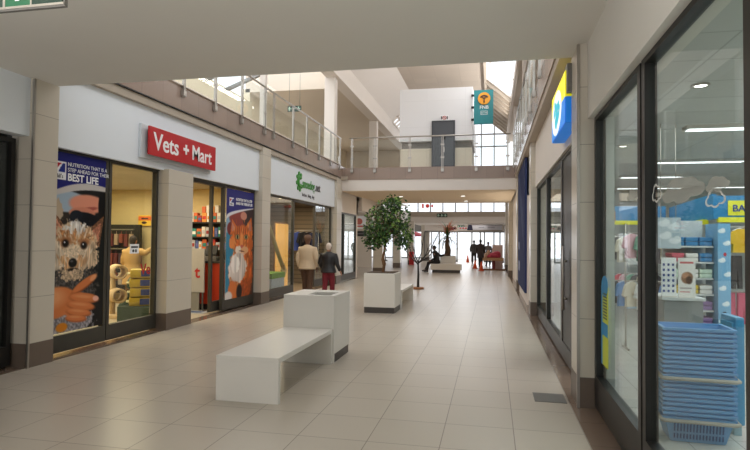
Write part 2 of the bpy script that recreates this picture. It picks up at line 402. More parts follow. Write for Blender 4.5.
# atrium roof
b = MB(); b.prism([(-5.8, 8.73), (-4.5, 9.95), (-4.5, 10.1), (-5.95, 8.8)], 'Y', 6.3, 32)
struct('ceiling_slope_left', b, WARMW, 'pale sloping ceiling above the left roof beam', 'ceiling')
b = MB(); b.box(-4.5, -.35, 6.3, 38.2, 9.95, 10.1)
struct('ceiling_atrium', b, tile_mat('ceiling_boards', (206, 193, 178), (190, 178, 164), 1.2, .9, ('X', 'Y'), (10, 0), rough=.8, gap=.008, var=.03), 'beige board ceiling high above the footbridge', 'ceiling')
b = MB(); b.quad((-5.8, 32, 8.73), (-4.5, 32, 9.95), (-4.5, 38, 9.95), (-5.8, 38, 8.73))
w = struct('window_31', b, SKYG, 'bright lattice rooflight left of the white plant room', 'skylight')
b = MB()
for k in range(9):
    y = 32+k*.72; b.prism([(-5.82, 8.68), (-4.48, 9.92), (-4.48, 10.0), (-5.82, 8.76)], 'Y', y, y+.3)
b.build('lattice_bar', WARMW, w)
b = MB()
for k in range(5):
    f = k/4; x = -5.8+1.3*f; z = 8.73+1.22*f; b.box(x-.06, x+.06, 32, 38, z-.12, z-.02)
b.build('lattice_rail', WARMW, w)
b = MB(); b.quad((-.35, 6.3, 9.95), (-.35, 28.5, 9.95), (.98, 28.5, 8.85), (.98, 6.3, 8.85))
w = struct('window_32', b, SKYG, 'bright sloping roof glazing along the right side', 'skylight')
for k in range(8):
    y = 7+k*3.0
    b = MB(); b.prism([(-.35, 9.82), (.98, 8.72), (.98, 8.8), (-.35, 9.9)], 'Y', y-.03, y+.03); b.build('rafter', WARMW, w)
b = MB(); b.prism([(-.35, 9.95), (.98, 8.85), (.98, 8.95), (-.35, 10.05)], 'Y', 28.5, 38)
sl2 = struct('ceiling_slope_right', b, WARMW, 'slatted pale sloping ceiling beyond the teal sign', 'ceiling')
for k in range(10):
    y = 28.6+k*.95
    b = MB(); b.prism([(-.35, 9.72), (.98, 8.62), (.98, 8.84), (-.35, 9.94)], 'Y', y, y+.12); b.build('rafter', TRIMB, sl2)
b = MB(); b.box(-.42, -.3, 6.3, 38, 9.75, 10.0); struct('trim_8', b, BEIGE, 'ridge board beside the roof glazing', 'beam')
b = MB(); b.box(.9, 1.2, 6.3, 38.2, 8.5, 8.9); struct('trim_9', b, WARMW, 'white roof beam along the right gallery', 'beam')
b = MB(); b.box(1.0, 5.6, 6.3, 38.2, 8.4, 8.6); struct('ceiling_gallery_right', b, BEIGE, 'flat ceiling over the right gallery', 'ceiling')
b = MB(); b.box(4.0, 4.2, 6.3, 38.2, 4.5, 8.5); struct('wall_gallery_right', b, WARMW, 'pale back wall of the right gallery', 'wall')
# end wall of the atrium: mullioned windows above the low far beam
b = MB(); b.box(-5.9, 1.0, 38.05, 38.3, 2.9, 3.33)
fb = struct('trim_10', b, WARMW, 'white low beam across the far end of the mall', 'beam')
b = MB(); b.box(-5.9, 1.0, 38.0, 38.35, 3.33, 3.66); b.build('grey_band', TRIMB, fb)
b = MB()
for x in [-5.9+.86*k for k in range(9)]: b.box(x-.035, x+.035, 38.1, 38.2, 3.66, 9.95)
for z in (4.55, 6.3, 8.1): b.box(-5.9, 1.0, 38.1, 38.2, z-.04, z+.04)
w = struct('window_33', b, GREYM, 'tall bright mullioned window wall at the far end above the low beam', 'window')
b = MB(); b.box(-5.9, 1.0, 38.14, 38.16, 3.66, 9.95); b.build('pane', SKYG, w)
b = MB(); b.box(-5.9, 1.2, 38.3, 46.3, 2.93, 3.1); struct('ceiling_lobby', b, WARMW, 'low white ceiling over the far entrance lobby', 'ceiling')
b = MB(); b.box(.95, 1.2, 38, 46.2, 0, 3.1); struct('wall_right_lobby', b, mat('grey_lobby_wall', (150, 146, 142), .6), 'grey wall at the right of the far entrance', 'wall')
# side aisle on the left past the footbridge
b = MB(); b.box(-13, -5.72, 23.6, 52, 3.35, 3.5); struct('ceiling_aisle', b, WARMW, 'pale ceiling over the side aisle on the left', 'ceiling')
b = MB(); b.box(-6.05, -5.6, 23.6, 46, 2.95, 3.6); struct('trim_41', b, WARMW, 'white beam resting on the left columns past the footbridge', 'beam')
b = MB()
for y in (31.5, 35, 38.5, 42, 45.5, 49): b.box(-12.1, -12, y-.06, y+.06, 0, 3.4)
b.box(-12.1, -12, 28, 52, 0, .12); b.box(-12.1, -12, 28, 52, 2.5, 3.4)
w = struct('window_34', b, GREYM, 'bright window wall along the side aisle', 'window')
b = MB(); b.box(-12.06, -12.04, 28, 52, .12, 2.5); b.build('pane', SKYG, w)
b = MB()
for x in (-12, -10.6, -9.2, -7.8, -6.4, -5.6): b.box(x-.07, x+.07, 51.8, 51.9, 0, 3.4)
b.box(-12, -5.6, 51.8, 51.9, 2.5, 3.4); b.box(-12, -5.6, 51.8, 51.9, 0, .1)
w = struct('window_35', b, GREYM, 'bright glazed end of the side aisle', 'window')
b = MB(); b.box(-12, -5.6, 51.84, 51.86, .1, 2.5); b.build('pane', SKYG, w)
b = MB(); b.box(-13, -7.25, 33.0, 33.3, 0, 3.4); struct('wall_aisle_near', b, BEIGE, 'beige wall across part of the side aisle carrying the white and red poster', 'wall')
b = MB(); b.box(-13, -8.4, 23.4, 23.6, 0, 3.4); struct('wall_aisle_back', b, BEIGE, 'beige wall closing the side aisle behind the shop', 'wall')

# ------------------------------------------------------------------ far entrance doors
b = MB()
for x in (-5.4, -4.2, -2.75, -1.58, -.92, -.6, .15, .62): b.box(x-.05, x+.05, 45.0, 45.1, 0, 2.4)
b.box(-5.4, .95, 45, 45.1, 2.36, 2.48)
w = struct('door_3', b, GREYM, 'grey framed glass entrance doors at the far end', 'door')
b = MB(); b.box(-5.4, -2.75, 45.04, 45.06, .1, 2.36); b.box(-.6, .95, 45.04, 45.06, .1, 2.36); b.build('pane', SKYG, w)
b = MB(); b.box(-5.4, -2.75, 45, 45.1, 0, .1); b.box(-.6, .95, 45, 45.1, 0, .1); b.build('bottom_rail', GREYM, w)
b = MB(); b.box(-5.4, .95, 45, 45.2, 2.48, 2.95); struct('wall_lobby_head', b, WARMW, 'white wall strip over the far entrance doors', 'wall')

# ------------------------------------------------------------------ shop windows and doors, left side
def frame_bay(mb, x0, x1, y0, y1, z0, z1, fw=.06, bot=.22, top=.06):
    mb.box(x0, x1, y0, y0+fw, z0, z1); mb.box(x0, x1, y1-fw, y1, z0, z1)
    mb.box(x0, x1, y0+fw, y1-fw, z0, z0+bot); mb.box(x0, x1, y0+fw, y1-fw, z1-top, z1)
def shop_window(name, label, x0, x1, bays, z0=.04, z1=2.89, pane=PANE, m=BRONZE, bot=.24, fw=.06, cat='window', nopane=()):
    b = MB()
    for a, c in bays: frame_bay(b, x0, x1, a, c, z0, z1, fw=fw, bot=bot)
    w = struct(name, b, m, label, cat)
    for k, (a, c) in enumerate(bays):
        if k in nopane: continue
        xm = (x0+x1)/2; p = MB(); p.box(xm-.006, xm+.006, a+fw, c-fw, z0+bot, z1-.06); p.build('pane', pane, w)
    return w
shop_window('window_1', 'dark framed pet shop window with dog poster bay', -5.98, -5.9, [(6.35, 7.6), (7.62, 8.92)])
shop_window('window_2', 'dark shop window at the left edge of the view', -5.98, -5.9, [(-2.6, 1.2), (1.2, 5.2), (5.2, 5.86)], m=DARKF)
w = shop_window('door_1', 'sliding door leaves of the pet shop beside the cat poster', -5.98, -5.9, [(11.42, 13.06)], cat='door')
b = MB(); frame_bay(b, -6.1, -6.03, 11.12, 12.7, .04, 2.89, fw=.07); b.build('sliding_leaf', BRONZE, w)
b = MB(); b.box(-6.0, -5.9, 9.76, 11.42, 2.8, 2.89); b.build('head_rail', BRONZE, w)
b = MB(); b.box(-6.02, -5.88, 6.35, 13.06, 2.86, 2.9); b.build('head_trim', DARKF, w)
shop_window('window_3', 'outdoor shop display window with warm lit display', -5.98, -5.9, [(13.65, 15.95)])
w = shop_window('door_2', 'open glass doors of the outdoor shop behind the two shoppers', -5.98, -5.9, [(17.95, 19.9)], cat='door')
b = MB(); b.box(-6.0, -5.9, 15.95, 17.95, 2.8, 2.89); b.build('head_rail', BRONZE, w)
shop_window('window_4', 'dark framed glass shopfront under the left end of the footbridge', -5.9, -5.8, [(20.9, 21.4), (21.4, 23.4)], z1=2.75)
b = MB(); b.box(-8.5, -5.8, 23.4, 23.6, 0, 3.54); struct('wall_left_return', b, WARMW, 'pale return wall beside the shop under the footbridge', 'wall')

# ------------------------------------------------------------------ shop rooms (left)
def room(prefix, x0, x1, y0, y1, h, floor, wallm, ceilm, desc, front='E', skip=()):
    b = MB(); b.box(x0, x1, y0, y1, -.1, .0); struct('floor_'+prefix, b, floor, 'floor inside the '+desc, 'floor')
    b = MB(); b.box(x0, x1, y0, y1, h, h+.1); struct('ceiling_'+prefix, b, ceilm, 'ceiling inside the '+desc, 'ceiling')
    xb = x0 if front == 'E' else x1
    if 'back' not in skip: b = MB(); b.box(xb-.1, xb+.1, y0, y1, 0, h); struct('wall_'+prefix+'_back', b, wallm, 'back wall inside the '+desc, 'wall')
    if 'far' not in skip: b = MB(); b.box(x0, x1, y1-.05, y1+.05, 0, h); struct('wall_'+prefix+'_far', b, wallm, 'far side wall inside the '+desc, 'wall')
    if 'near' not in skip: b = MB(); b.box(x0, x1, y0-.05, y0+.05, 0, h); struct('wall_'+prefix+'_near', b, wallm, 'near side wall inside the '+desc, 'wall')
SHOPCEIL = tile_mat('shop_ceiling_tile', (200, 190, 165), (170, 160, 138), .6, .6, ('X', 'Y'), (20, 20), rough=.8, gap=.01)
room('pet', -11, -6.02, 6.3, 13.3, 2.95, mat('pet_floor', (196, 182, 160), .3), CREAM, SHOPCEIL, 'pet shop')
SLAT = tile_mat('slatted_panel', (150, 134, 112), (92, 80, 66), 30, .16, ('XY', 'Z'), (15, 0), rough=.6, gap=.012)
room('outdoor', -10.5, -6.02, 13.55, 20.2, 2.95, mat('outdoor_floor', (150, 132, 108), .4), SLAT, mat('outdoor_ceiling', (140, 124, 104), .8), 'outdoor shop')
room('dark', -10, -6.02, -3, 5.9, 2.95, mat('dark_floor', (70, 66, 62), .4), mat('dark_wall', (66, 66, 66), .8), mat('dark_ceiling', (74, 72, 70), .8), 'dark shop at the left edge')
room('unit', -8.5, -5.95, 20.7, 23.4, 2.95, mat('unit_floor', (160, 150, 140), .4), mat('unit_wall', (150, 152, 148), .7), WARMW, 'shop under the footbridge', skip=('far',))
# right side shop: one large clothing shop behind both fronts
room('clothing', 1.06, 9.0, -3, 16, 3.05, SHOPFLOOR, mat('clothing_wall', (206, 210, 210), .8), tile_mat('clothing_ceiling_tile', (196, 200, 198), (166, 170, 168), 1.2, .6, ('X', 'Y'), (20, 20), rough=.8, gap=.01), 'clothing shop', front='W')

# ------------------------------------------------------------------ right shopfront
shop_window('window_11', 'tall dark framed glass shopfront filling the right edge', 1.0, 1.08, [(-2.6, .9), (.9, 2.42), (2.42, 4.06), (4.1, 5.84)], z0=.04, z1=2.92, pane=RPANE, m=DARKF, bot=.3, fw=.075)
w = shop_window('door_11', 'dark framed glass door with long steel handle on the right', .98, 1.06, [(7.3, 8.35), (8.35, 10.6), (10.62, 12.8)], z0=.03, z1=2.88, pane=RPANE, m=DARKF, bot=.22, fw=.09, cat='door')
b = MB(); b.tube([(.93, 7.75, .75), (.93, 7.75, 1.6)], .018); b.tube([(.93, 7.75, .9), (.98, 7.75, .9)], .015); b.tube([(.93, 7.75, 1.4), (.98, 7.75, 1.4)], .015)
b.build('pull_handle', STEEL, w)
b = MB(); b.box(.99, 1.05, 7.39, 8.26, .25, 2.82); b.build('solid_leaf', DARKF, w)
b = MB(); b.box(.903, 1.08, 15.0, 19.1, 0, 2.87); b.box(1.0, 1.08, 13.4, 15, 0, 2.9); b.box(1.0, 1.08, 19.2, 19.95, 0, 2.9); b.box(1.0, 1.08, 20.6, 21.5, 0, 2.9)
struct('wall_right_piers', b, WARMW, 'pale piers either side of the navy hoarding', 'wall')
b = MB(); b.box(1.1, 1.18, 5.8, 6.36, 0, 3.05); struct('trim_42', b, mat('pale_grey_pier', (196, 200, 196), .5), 'pale grey pier just inside the tall glass shopfront', 'pillar')

# navy hoarding on the right
t = thing('hoarding_panel', 'tall navy blue hoarding with white lettering on the right wall', 'hoarding', (.85, 17, .3))
b = MB(); b.box(0, .05, -1.95, 2.0, 0, 3.58); b.build('board', mat('navy_print', (45, 58, 104), .8, var=.15, scale=2), t)
cv = Canvas(40, 60, (45, 58, 104), 1.0)
for k in range(5): cv.ell(.25+.13*k, .12+.1*k, .22, .05, (96, 108, 150), soft=.4, rot=50); cv.ell(.25+.13*k, .12+.1*k, .17, .03, (45, 58, 104), soft=.4, rot=50)
cv.poly([(.1, .62), (.3, .62), (.3, .7), (.1, .7)], (150, 158, 190), tex=.3); cv.poly([(.1, .8), (.34, .8), (.34, .87), (.1, .87)], (170, 176, 204), tex=.3)
painted('printed_face', 40, 60, (-.004, 2.0, 3.58), (0, -3.95, 0), (0, 0, -3.58), cv.c*.85, attr_mat('matt_print', .85), t)

# ------------------------------------------------------------------ signs
def rounded_box(mb, x0, x1, y0, y1, z0, z1, r): mb.box(x0, x1, y0, y1, z0, z1, bev=r); return mb
t = thing('shop_sign', 'red Vets + Mart sign board with white cut-out letters on white fascia', 'sign', (-5.8, 9.4, 3.3))
b = MB(); b.box(0, .05, -1.22, 1.12, -.3, .28, bev=.02); b.build('backing_board', mat('pale_grey_board', (206, 210, 214), .5), t)
b = MB(); b.box(.05, .11, -1.05, 1.05, -.2, .2); b.build('spacer', BLACK, t)
b = MB(); b.box(.11, .15, -1.13, 1.14, -.24, .25, bev=.008); b.build('red_face', mat('sign_red', (188, 30, 36), .35, var=.05), t)
text('lettering', 'Vets', .42, (.152, -1.02, -.13), '+X', TXTW, t, off=.006, sx=1.02)
text('plus_symbol', '+', .34, (.152, .0, -.1), '+X', TXTW, t, off=.012, align='CENTER')
text('lettering', 'Mart', .40, (.152, .2, -.13), '+X', TXTW, t, off=.005, sx=.98)

t = thing('shop_sign', 'green Canoedog.net lettering with round green emblem on white fascia', 'sign', (-5.8, 17.0, 3.43))
b = MB()
for k in range(8):
    a = k*math.pi/4+.2
    if abs(((a+math.pi) % (2*math.pi))-math.pi) < .3: continue
    cy, cz = -.95+.23*math.cos(a), .0+.25*math.sin(a)
    b.tube([(0, cy, cz), (.03, cy, cz)], .062, n=12, smooth=False)
ring = [(.015, -.95+.13*math.cos(a), .14*math.sin(a)) for a in [R(45+10*k) for k in range(28)]]
b.tube(ring, .05, n=8)
b.build('emblem', TXTG, t)
text('lettering', 'anoedog', .4, (.012, -.66, -.15), '+X', TXTG, t, off=.008, sx=.86)
text('lettering', '.net', .4, (.012, .6, -.15), '+X', TXTD, t, off=.006, sx=.9)
text('tagline', 'kitchen . living . dog', .15, (.012, -.7, -.42), '+X', TXTD, t)

# posters on the pet shop glass
def logo_square(cv, u0, v0, w, asp_h):
    u1, v1 = u0+w, v0+asp_h
    cv.poly([(u0, v0), (u1, v0), (u1, v1), (u0, v1)], (236, 236, 240))
    cv.poly([(u0+.06*w, v0+.08*asp_h), (u0+.62*w, v0+.08*asp_h), (u0+.06*w, v0+.52*asp_h)], (190, 40, 50))
    cv.poly([(u0+.68*w, v0+.1*asp_h), (u0+.94*w, v0+.1*asp_h), (u0+.94*w, v0+.6*asp_h), (u0+.3*w, v0+.6*asp_h)], (38, 56, 140))
def dog():
    c = Canvas(110, 240, (30, 30, 30), 2.27)
    c.ell(.1, .36, .35, .14, (60, 52, 46)); c.ell(.85, .6, .3, .25, (24, 30, 28))
    c.ell(.25, .27, .4, .06, (170, 186, 200)); c.ell(.08, .33, .12, .07, (196, 178, 156), fur=.2)
    c.ell(.66, .275, .36, .055, (226, 158, 132), soft=.2); c.ell(.66, .305, .18, .012, (176, 96, 84), soft=.4, rot=-8); c.ell(.55, .33, .25, .035, (214, 146, 120))
    c.ell(.98, .28, .12, .11, (14, 13, 16)); c.ell(.62, .37, .3, .045, (16, 20, 30), rot=5); c.ell(.44, .345, .12, .03, (30, 36, 48))
    c.ell(.4, .72, .46, .16, (82, 78, 76), fur=.25, tex=.5, k=60); c.ell(.3, .96, .5, .09, (150, 146, 150), fur=.3, tex=.35, k=50)
    # ears: upright, pointed, pink inside
    def ear(a, col, inn):
        cx = sum(p[0] for p in a)/3; cy = sum(p[1] for p in a)/3
        c.poly(a, col, .3, 60); c.poly([(cx+(p[0]-cx)*.62, cy+(p[1]-cy)*.62+.004) for p in a], inn, .25, 60)
    ear([(.02, .32), (.3, .44), (.04, .49)], (140, 104, 78), (206, 150, 124)); ear([(.98, .34), (.62, .44), (.9, .53)], (136, 98, 72), (196, 136, 110))
    # head fur
    c.ell(.44, .53, .4, .145, (216, 190, 158), fur=.22, tex=.16, k=70, kv=34); c.ell(.43, .43, .2, .055, (222, 216, 210), fur=.4, tex=.25, k=70, kv=30)
    c.ell(.24, .47, .12, .04, (186, 136, 92), fur=.4, tex=.25, k=60); c.ell(.62, .485, .13, .04, (196, 150, 108), fur=.4, tex=.25, k=60)
    c.ell(.14, .57, .17, .08, (220, 204, 182), fur=.4, tex=.28, k=70, kv=24); c.ell(.7, .575, .17, .08, (206, 182, 154), fur=.4, tex=.28, k=70, kv=24)
    c.ell(.43, .5, .07, .07, (196, 146, 100), fur=.4, tex=.2, k=60); c.ell(.4, .6, .21, .06, (206, 168, 128), fur=.3, tex=.28, k=70, kv=36)
    for k in range(50):
        a = rng.random()*6.28; rr = .35+.75*rng.random()
        c.ell(.43+.36*rr*math.cos(a), .53+.12*rr*math.sin(a), .012, .02, [(234, 220, 200), (190, 150, 114), (226, 206, 180)][k % 3], soft=1.4, rot=40*math.cos(a))
    c.ell(.42, .545, .2, .05, (224, 204, 178), fur=.4, tex=.15, k=70); c.ell(.25, .49, .1, .02, (176, 124, 84), soft=.8); c.ell(.6, .5, .11, .02, (176, 124, 84), soft=.8)
    for (eu, ev) in ((.25, .505), (.59, .517)):
        c.ell(eu, ev, .065, .023, (74, 48, 34), soft=.5); c.ell(eu, ev, .045, .018, (14, 11, 12), soft=.3); c.ell(eu-.014, ev-.006, .012, .005, (236, 236, 240), soft=.5)
    c.ell(.39, .615, .075, .026, (16, 14, 15), soft=.3); c.ell(.37, .606, .03, .007, (96, 92, 96), soft=.6)
    c.ell(.39, .655, .1, .01, (36, 26, 24), soft=.6); c.ell(.39, .685, .22, .03, (190, 168, 142), fur=.45, tex=.28, k=70)
    # hand
    sk, dk, hi = (214, 134, 82), (160, 88, 50), (232, 168, 120)
    c.ell(.12, .83, .34, .085, sk, soft=.12, rot=-6); c.ell(.44, .85, .3, .075, sk, soft=.12, rot=12)
    c.ell(.62, .745, .26, .026, dk, soft=.3, rot=-24); c.ell(.62, .738, .25, .023, sk, soft=.25, rot=-24); c.ell(.79, .71, .07, .016, hi, soft=.4, rot=-26)
    dk = (184, 108, 66)
    for (u, v, ru, rv, ro) in ((.62, .82, .27, .026, 8), (.56, .862, .25, .023, 10), (.52, .898, .22, .02, 10), (.47, .93, .18, .017, 8)):
        c.ell(u+.01, v+.006, ru+.02, rv+.004, dk, soft=.25, rot=ro); c.ell(u, v, ru, rv, sk, soft=.25, rot=ro); c.ell(u-.02, v-.006, ru*.6, rv*.35, (224, 156, 106), soft=1, rot=ro)
    c.ell(.85, .835, .06, .016, (238, 186, 168), soft=.35, rot=8); c.ell(.05, .8, .2, .05, hi, soft=.9)
    c.ell(.22, .97, .1, .025, (214, 140, 40), soft=.3)
    # blue heading with white sweep
    e = .25-.055*c.u-.02*np.sin(c.u*3.1)
    c.put((e-c.v)*220, (206, 200, 196)); c.put((e-.028-.012*np.sin(c.u*3.1)-c.v)*220, (36, 40, 122))
    logo_square(c, .03, .052, .2, .1)
    return c.c
def cat():
    c = Canvas(80, 200, (96, 56, 38), 1.65)
    c.ell(.05, .5, .28, .5, (62, 142, 172), soft=.3); c.ell(.02, .3, .2, .1, (150, 180, 200)); c.ell(.5, .26, .4, .08, (150, 66, 60)); c.ell(.85, .25, .3, .09, (62, 40, 46)); c.ell(.62, .235, .12, .04, (214, 150, 130)); c.ell(.15, .36, .12, .06, (130, 40, 36))
    og, dk = (214, 118, 50), (166, 74, 28)
    c.ell(.66, .74, .36, .28, (188, 96, 42), fur=.12, tex=.3, k=40, kv=16); c.ell(.45, .78, .34, .25, og, fur=.12, tex=.25, k=40, kv=14)
    c.poly([(.2, .27), (.14, .42), (.42, .36)], og); c.poly([(.2, .3), (.2, .39), (.34, .36)], (206, 140, 120)); c.poly([(.92, .24), (.98, .42), (.66, .36)], og); c.poly([(.9, .28), (.93, .38), (.76, .36)], (196, 128, 108))
    c.ell(.55, .46, .4, .135, og, fur=.1, tex=.25, k=44, kv=20)
    for k in range(80):
        a = rng.random()*6.28; rr = .3+.9*rng.random(); c.ell(.55+.36*rr*math.cos(a), .5+.2*rr*math.sin(a), .012, .022, [(240, 166, 96), (180, 84, 34), (228, 140, 72)][k % 3], soft=.9, rot=30*math.cos(a))
    for k in range(5): c.ell(.4+.075*k, .365+.004*abs(k-2), .018, .045, dk, soft=.5, rot=-8+4*k)
    c.ell(.2, .5, .1, .05, (232, 150, 84), fur=.3); c.ell(.9, .5, .1, .05, (200, 106, 46), fur=.3); c.ell(.55, .47, .06, .08, (236, 160, 96), soft=.6)
    for eu in (.4, .72):
        c.ell(eu, .435, .085, .025, (120, 60, 30), soft=.4); c.ell(eu, .436, .065, .021, (206, 196, 140), soft=.3); c.ell(eu, .436, .035, .019, (16, 16, 18), soft=.3)
    c.ell(.45, .56, .14, .038, (238, 222, 206), fur=.2); c.ell(.66, .56, .14, .036, (226, 176, 132), fur=.2); c.ell(.56, .525, .05, .016, (206, 108, 92), soft=.3); c.ell(.56, .57, .1, .006, (120, 60, 46), soft=.5, rot=5); c.ell(.56, .6, .12, .018, (232, 190, 160), fur=.2)
    c.ell(.42, .73, .33, .14, (216, 202, 192), fur=.16, tex=.2, k=30, kv=8); c.ell(.33, .68, .16, .08, (236, 226, 218), fur=.2, tex=.15, k=30, kv=8)
    c.ell(.25, .93, .15, .09, (222, 130, 70), fur=.12); c.ell(.72, .93, .2, .1, (176, 88, 40), fur=.12, tex=.2); c.ell(.49, .95, .1, .07, (36, 28, 28), soft=.4); c.ell(.1, .98, .14, .05, (230, 220, 214), soft=.3)
    e = .29-.11*np.sqrt(c.u)-.02*c.u
    c.put((e-c.v)*180, (228, 226, 228)); c.put((e-.035*(1-.8*c.u)-c.v)*180, (38, 42, 128))
    logo_square(c, .1, .08, .15, .075)
    return c.c
t = thing('dog_poster', 'tall blue poster of a small shaggy dog held in a hand', 'poster', (-5.885, 6.98, 1.6))
painted('printed_face', 110, 240, (0, -.53, 1.24), (0, 1.06, 0), (0, 0, -2.53), (dog()/255)**1.18*255, PAINT, t)
b = MB(); b.box(-.008, -.002, -.53, .53, -1.29, 1.24); b.build('backing_sheet', OFFW, t)
text('heading', 'NUTRITION THAT IS A\nSTEP AHEAD FOR THEIR', .078, (.004, -.26, 1.06), '+X', TXTW, t, sx=1.02, ext=.001)
text('heading', 'BEST LIFE', .145, (.004, -.26, .855), '+X', TXTW, t, sx=1.05, off=.004, ext=.001)
text('brand_lettering', "Hill's", .085, (.004, -.49, .875), '+X', mat('ink_black', (26, 26, 34), .5), t, sx=.9, ext=.001)
t = thing('cat_poster', 'tall blue poster of a ginger cat with white chest', 'poster', (-5.885, 12.24, 1.55))
painted('printed_face', 80, 200, (0, -.72, 1.25), (0, 1.44, 0), (0, 0, -2.53), (cat()/255)**1.15*255, PAINT, t)
b = MB(); b.box(-.008, -.002, -.72, .72, -1.28, 1.25); b.build('backing_sheet', OFFW, t)
text('heading', 'NUTRITION THAT IS A STEP\nAHEAD FOR THEIR BEST LIFE', .09, (.004, -.26, 1.0), '+X', TXTW, t, ext=.001, off=.002, sx=.78)
text('brand_lettering', "Hill's", .07, (.004, -.56, .88), '+X', mat('ink_black', (26, 26, 34), .5), t, ext=.001)

# emergency exit sign near the soffit (frame top left)
t = thing('exit_sign', 'green and white emergency exit sign hanging at the top left corner', 'sign', (-2.58, 2.5, 2.885))
for x in (-.5, .25): MB().tube([(x, .02, .2), (x, .02, .79)], .008, n=6).build('hanger_rod', GREYM, t)
b = MB(); b.box(-.6, .355, -.01, .012, -.008, .36); b.build('casing', GREYM, t)
GRN = mat('exit_green', (24, 96, 62), .4, var=.05); DGRN = mat('exit_dark_green', (20, 52, 40), .4)
for k, (x0, x1, m_) in enumerate([(-.59, -.03, DGRN), (-.015, .145, GRN), (.155, .345, DGRN)]):
    b = MB(); b.box(x0, x1, -.016, -.009, .012, .34); b.build('panel', m_, t)
b = MB(); b.prism([(-.25, .02), (-.2, .02), (-.04, .16), (-.04, .22), (-.1, .22)], 'Y', -.02, -.015); b.build('pictogram', TXTW, t)
b = MB(); b.box(.05, .075, -.02, -.0155, .04, .2); b.box(.05, .115, -.0205, -.015, .085, .11); b.build('pictogram', TXTW, t)
b = MB(); b.prism([(.18, .17), (.24, .23), (.24, .19), (.32, .19), (.32, .15), (.24, .15), (.24, .11)], 'Y', -.02, -.015); b.build('pictogram', TXTW, t)
b = MB(); b.box(.17, .32, -.02, -.015, .05, .062); b.build('pictogram', TXTW, t)
b = MB(); b.box(-.6, .355, -.018, -.0085, 0, .012); b.box(-.03, -.015, -.018, -.0085, .012, .34); b.box(.145, .155, -.018, -.0085, .012, .34); b.build('divider', STEEL, t)

# blue and yellow lit sign of the clothing shop entrance
t = thing('shop_sign', 'lit blue and yellow box sign with white oval on the right fascia', 'sign', (.95, 7.08, 3.275))
b = MB(); b.box(-.16, 0, -.68, .68, -.295, 0, bev=.015); b.build('casing', mat('sign_blue_side', (20, 124, 220), .4, emit=.35), t)
b = MB(); b.box(-.16, 0, -.68, .68, 0, .295, bev=.015); b.build('casing', mat('sign_yellow_side', (252, 240, 20), .4, emit=.35), t)
cv = Canvas(120, 70, (20, 132, 226), .45)
cv.poly([(.0, .0), (1, 0), (1, .5), (0, .5)], (252, 240, 20))
cv.ell(.4, .52, .37, .47, (250, 250, 250), soft=.06)
for (u, v, ru, rv, ro) in ((.4, .5, .1, .2, 0), (.3, .32, .1, .1, 30), (.5, .66, .13, .1, -20), (.34, .72, .1, .12, 20), (.52, .4, .08, .1, 0), (.22, .45, .07, .1, 0), (.6, .5, .06, .07, 0)): cv.ell(u, v, ru, rv, (26, 186, 206), soft=.1, rot=ro)
painted('lit_face', 120, 70, (-.163, .67, .285), (0, -1.34, 0), (0, 0, -.57), cv.c, LITPAINT, t)
tag(MB().box(.8, .96, 6.32, 6.5, 3.3, 3.62, bev=.01).build('junction_box', GREYM), 'grey metal box above the lit sign beside the right pillar', 'electrical box')

# teal bank sign hanging off the white plant room
t = thing('hanging_sign', 'teal FNB bank sign with round orange tree emblem', 'sign', (-.36, 22.95, 7.16))
b = MB(); b.box(-.39, .39, -.05, .05, -.7, .7, bev=.01); b.build('board', mat('teal_board', (24, 136, 144), .4, var=.05), t)
b = MB(); b.tube([(.02, -.05, .34), (.02, -.11, .34)], .25, n=32, smooth=False); b.build('emblem_disc', mat('emblem_orange', (246, 166, 32), .4), t)
b = MB(); b.tube([(.02, -.115, .16), (.02, -.115, .36)], [.03, .02], n=8)
for k in range(7):
    a = R(20+k*23.3); b.ball((.02+.12*math.cos(a), -.115, .36+.09*math.sin(a)), (.055, .008, .035), n=10); b.tube([(.02, -.114, .3), (.02+.12*math.cos(a), -.114, .36+.08*math.sin(a))], .01, n=6)
b.build('emblem_tree', mat('emblem_brown', (80, 42, 24), .5), t)
text('lettering', 'FNB', .2, (.02, -.053, -.08), '-Y', TXTW, t, align='CENTER', off=.004)
b = MB()
for (x0, x1, z0, z1) in ((-.12, .16, -.32, -.305), (-.12, .16, -.175, -.16), (-.12, -.105, -.32, -.16), (.145, .16, -.32, -.16)): b.box(x0, x1, -.056, -.05, z0, z1)
b.build('outline', TXTW, t)
text('lettering', 'ATM', .12, (.02, -.053, -.285), '-Y', TXTW, t, align='CENTER')
for z in (.5, 0, -.5):
    b = MB(); b.box(-.5, -.36, -.04, .04, z-.04, z+.04); b.build('bracket', BLACK, t)

# white plant room box on the footbridge's far side
t = thing('wall_plant_room', 'white panelled box room standing above the footbridge', 'room', (-2.3, 23, 4.43), kind='structure')
b = MB(); b.box(-1.55, 1.5, 0, 3.5, 1.4, 3.62); b.build('panelled_wall', tile_mat('white_cladding', (232, 232, 234), (222, 222, 224), 1.6, 1.1, ('X', 'Z'), (10, .2), rough=.5, gap=.006, var=.01), t)
b = MB(); b.box(-1.5, 1.45, .3, 3.4, 1.1, 1.4); b.build('shadow_gap', mat('shadow_grey', (150, 144, 138), .8), t)
b = MB(); b.box(-1.52, 1.47, .05, 3.4, 0, 1.1); b.build('base_wall', tile_mat('cream_cladding', (222, 212, 194), (196, 186, 168), .8, 2, ('X', 'Z'), (10, 1), rough=.6, gap=.006, var=.01), t)
t = thing('door_4', 'dark grey service door in the white plant room', 'door', (-2.0, 22.95, 4.5), kind='structure')
DG = mat('door_grey', (78, 80, 86), .45)
b = MB(); b.box(-.42, .42, -.03, .1, 0, 2.1); b.build('leaf', DG, t)
b = MB(); b.box(-.48, -.42, -.05, .1, 0, 2.16); b.box(.42, .48, -.05, .1, 0, 2.16); b.box(-.42, .42, -.05, .1, 2.1, 2.16); b.build('frame', mat('door_frame_grey', (62, 64, 70), .45), t)
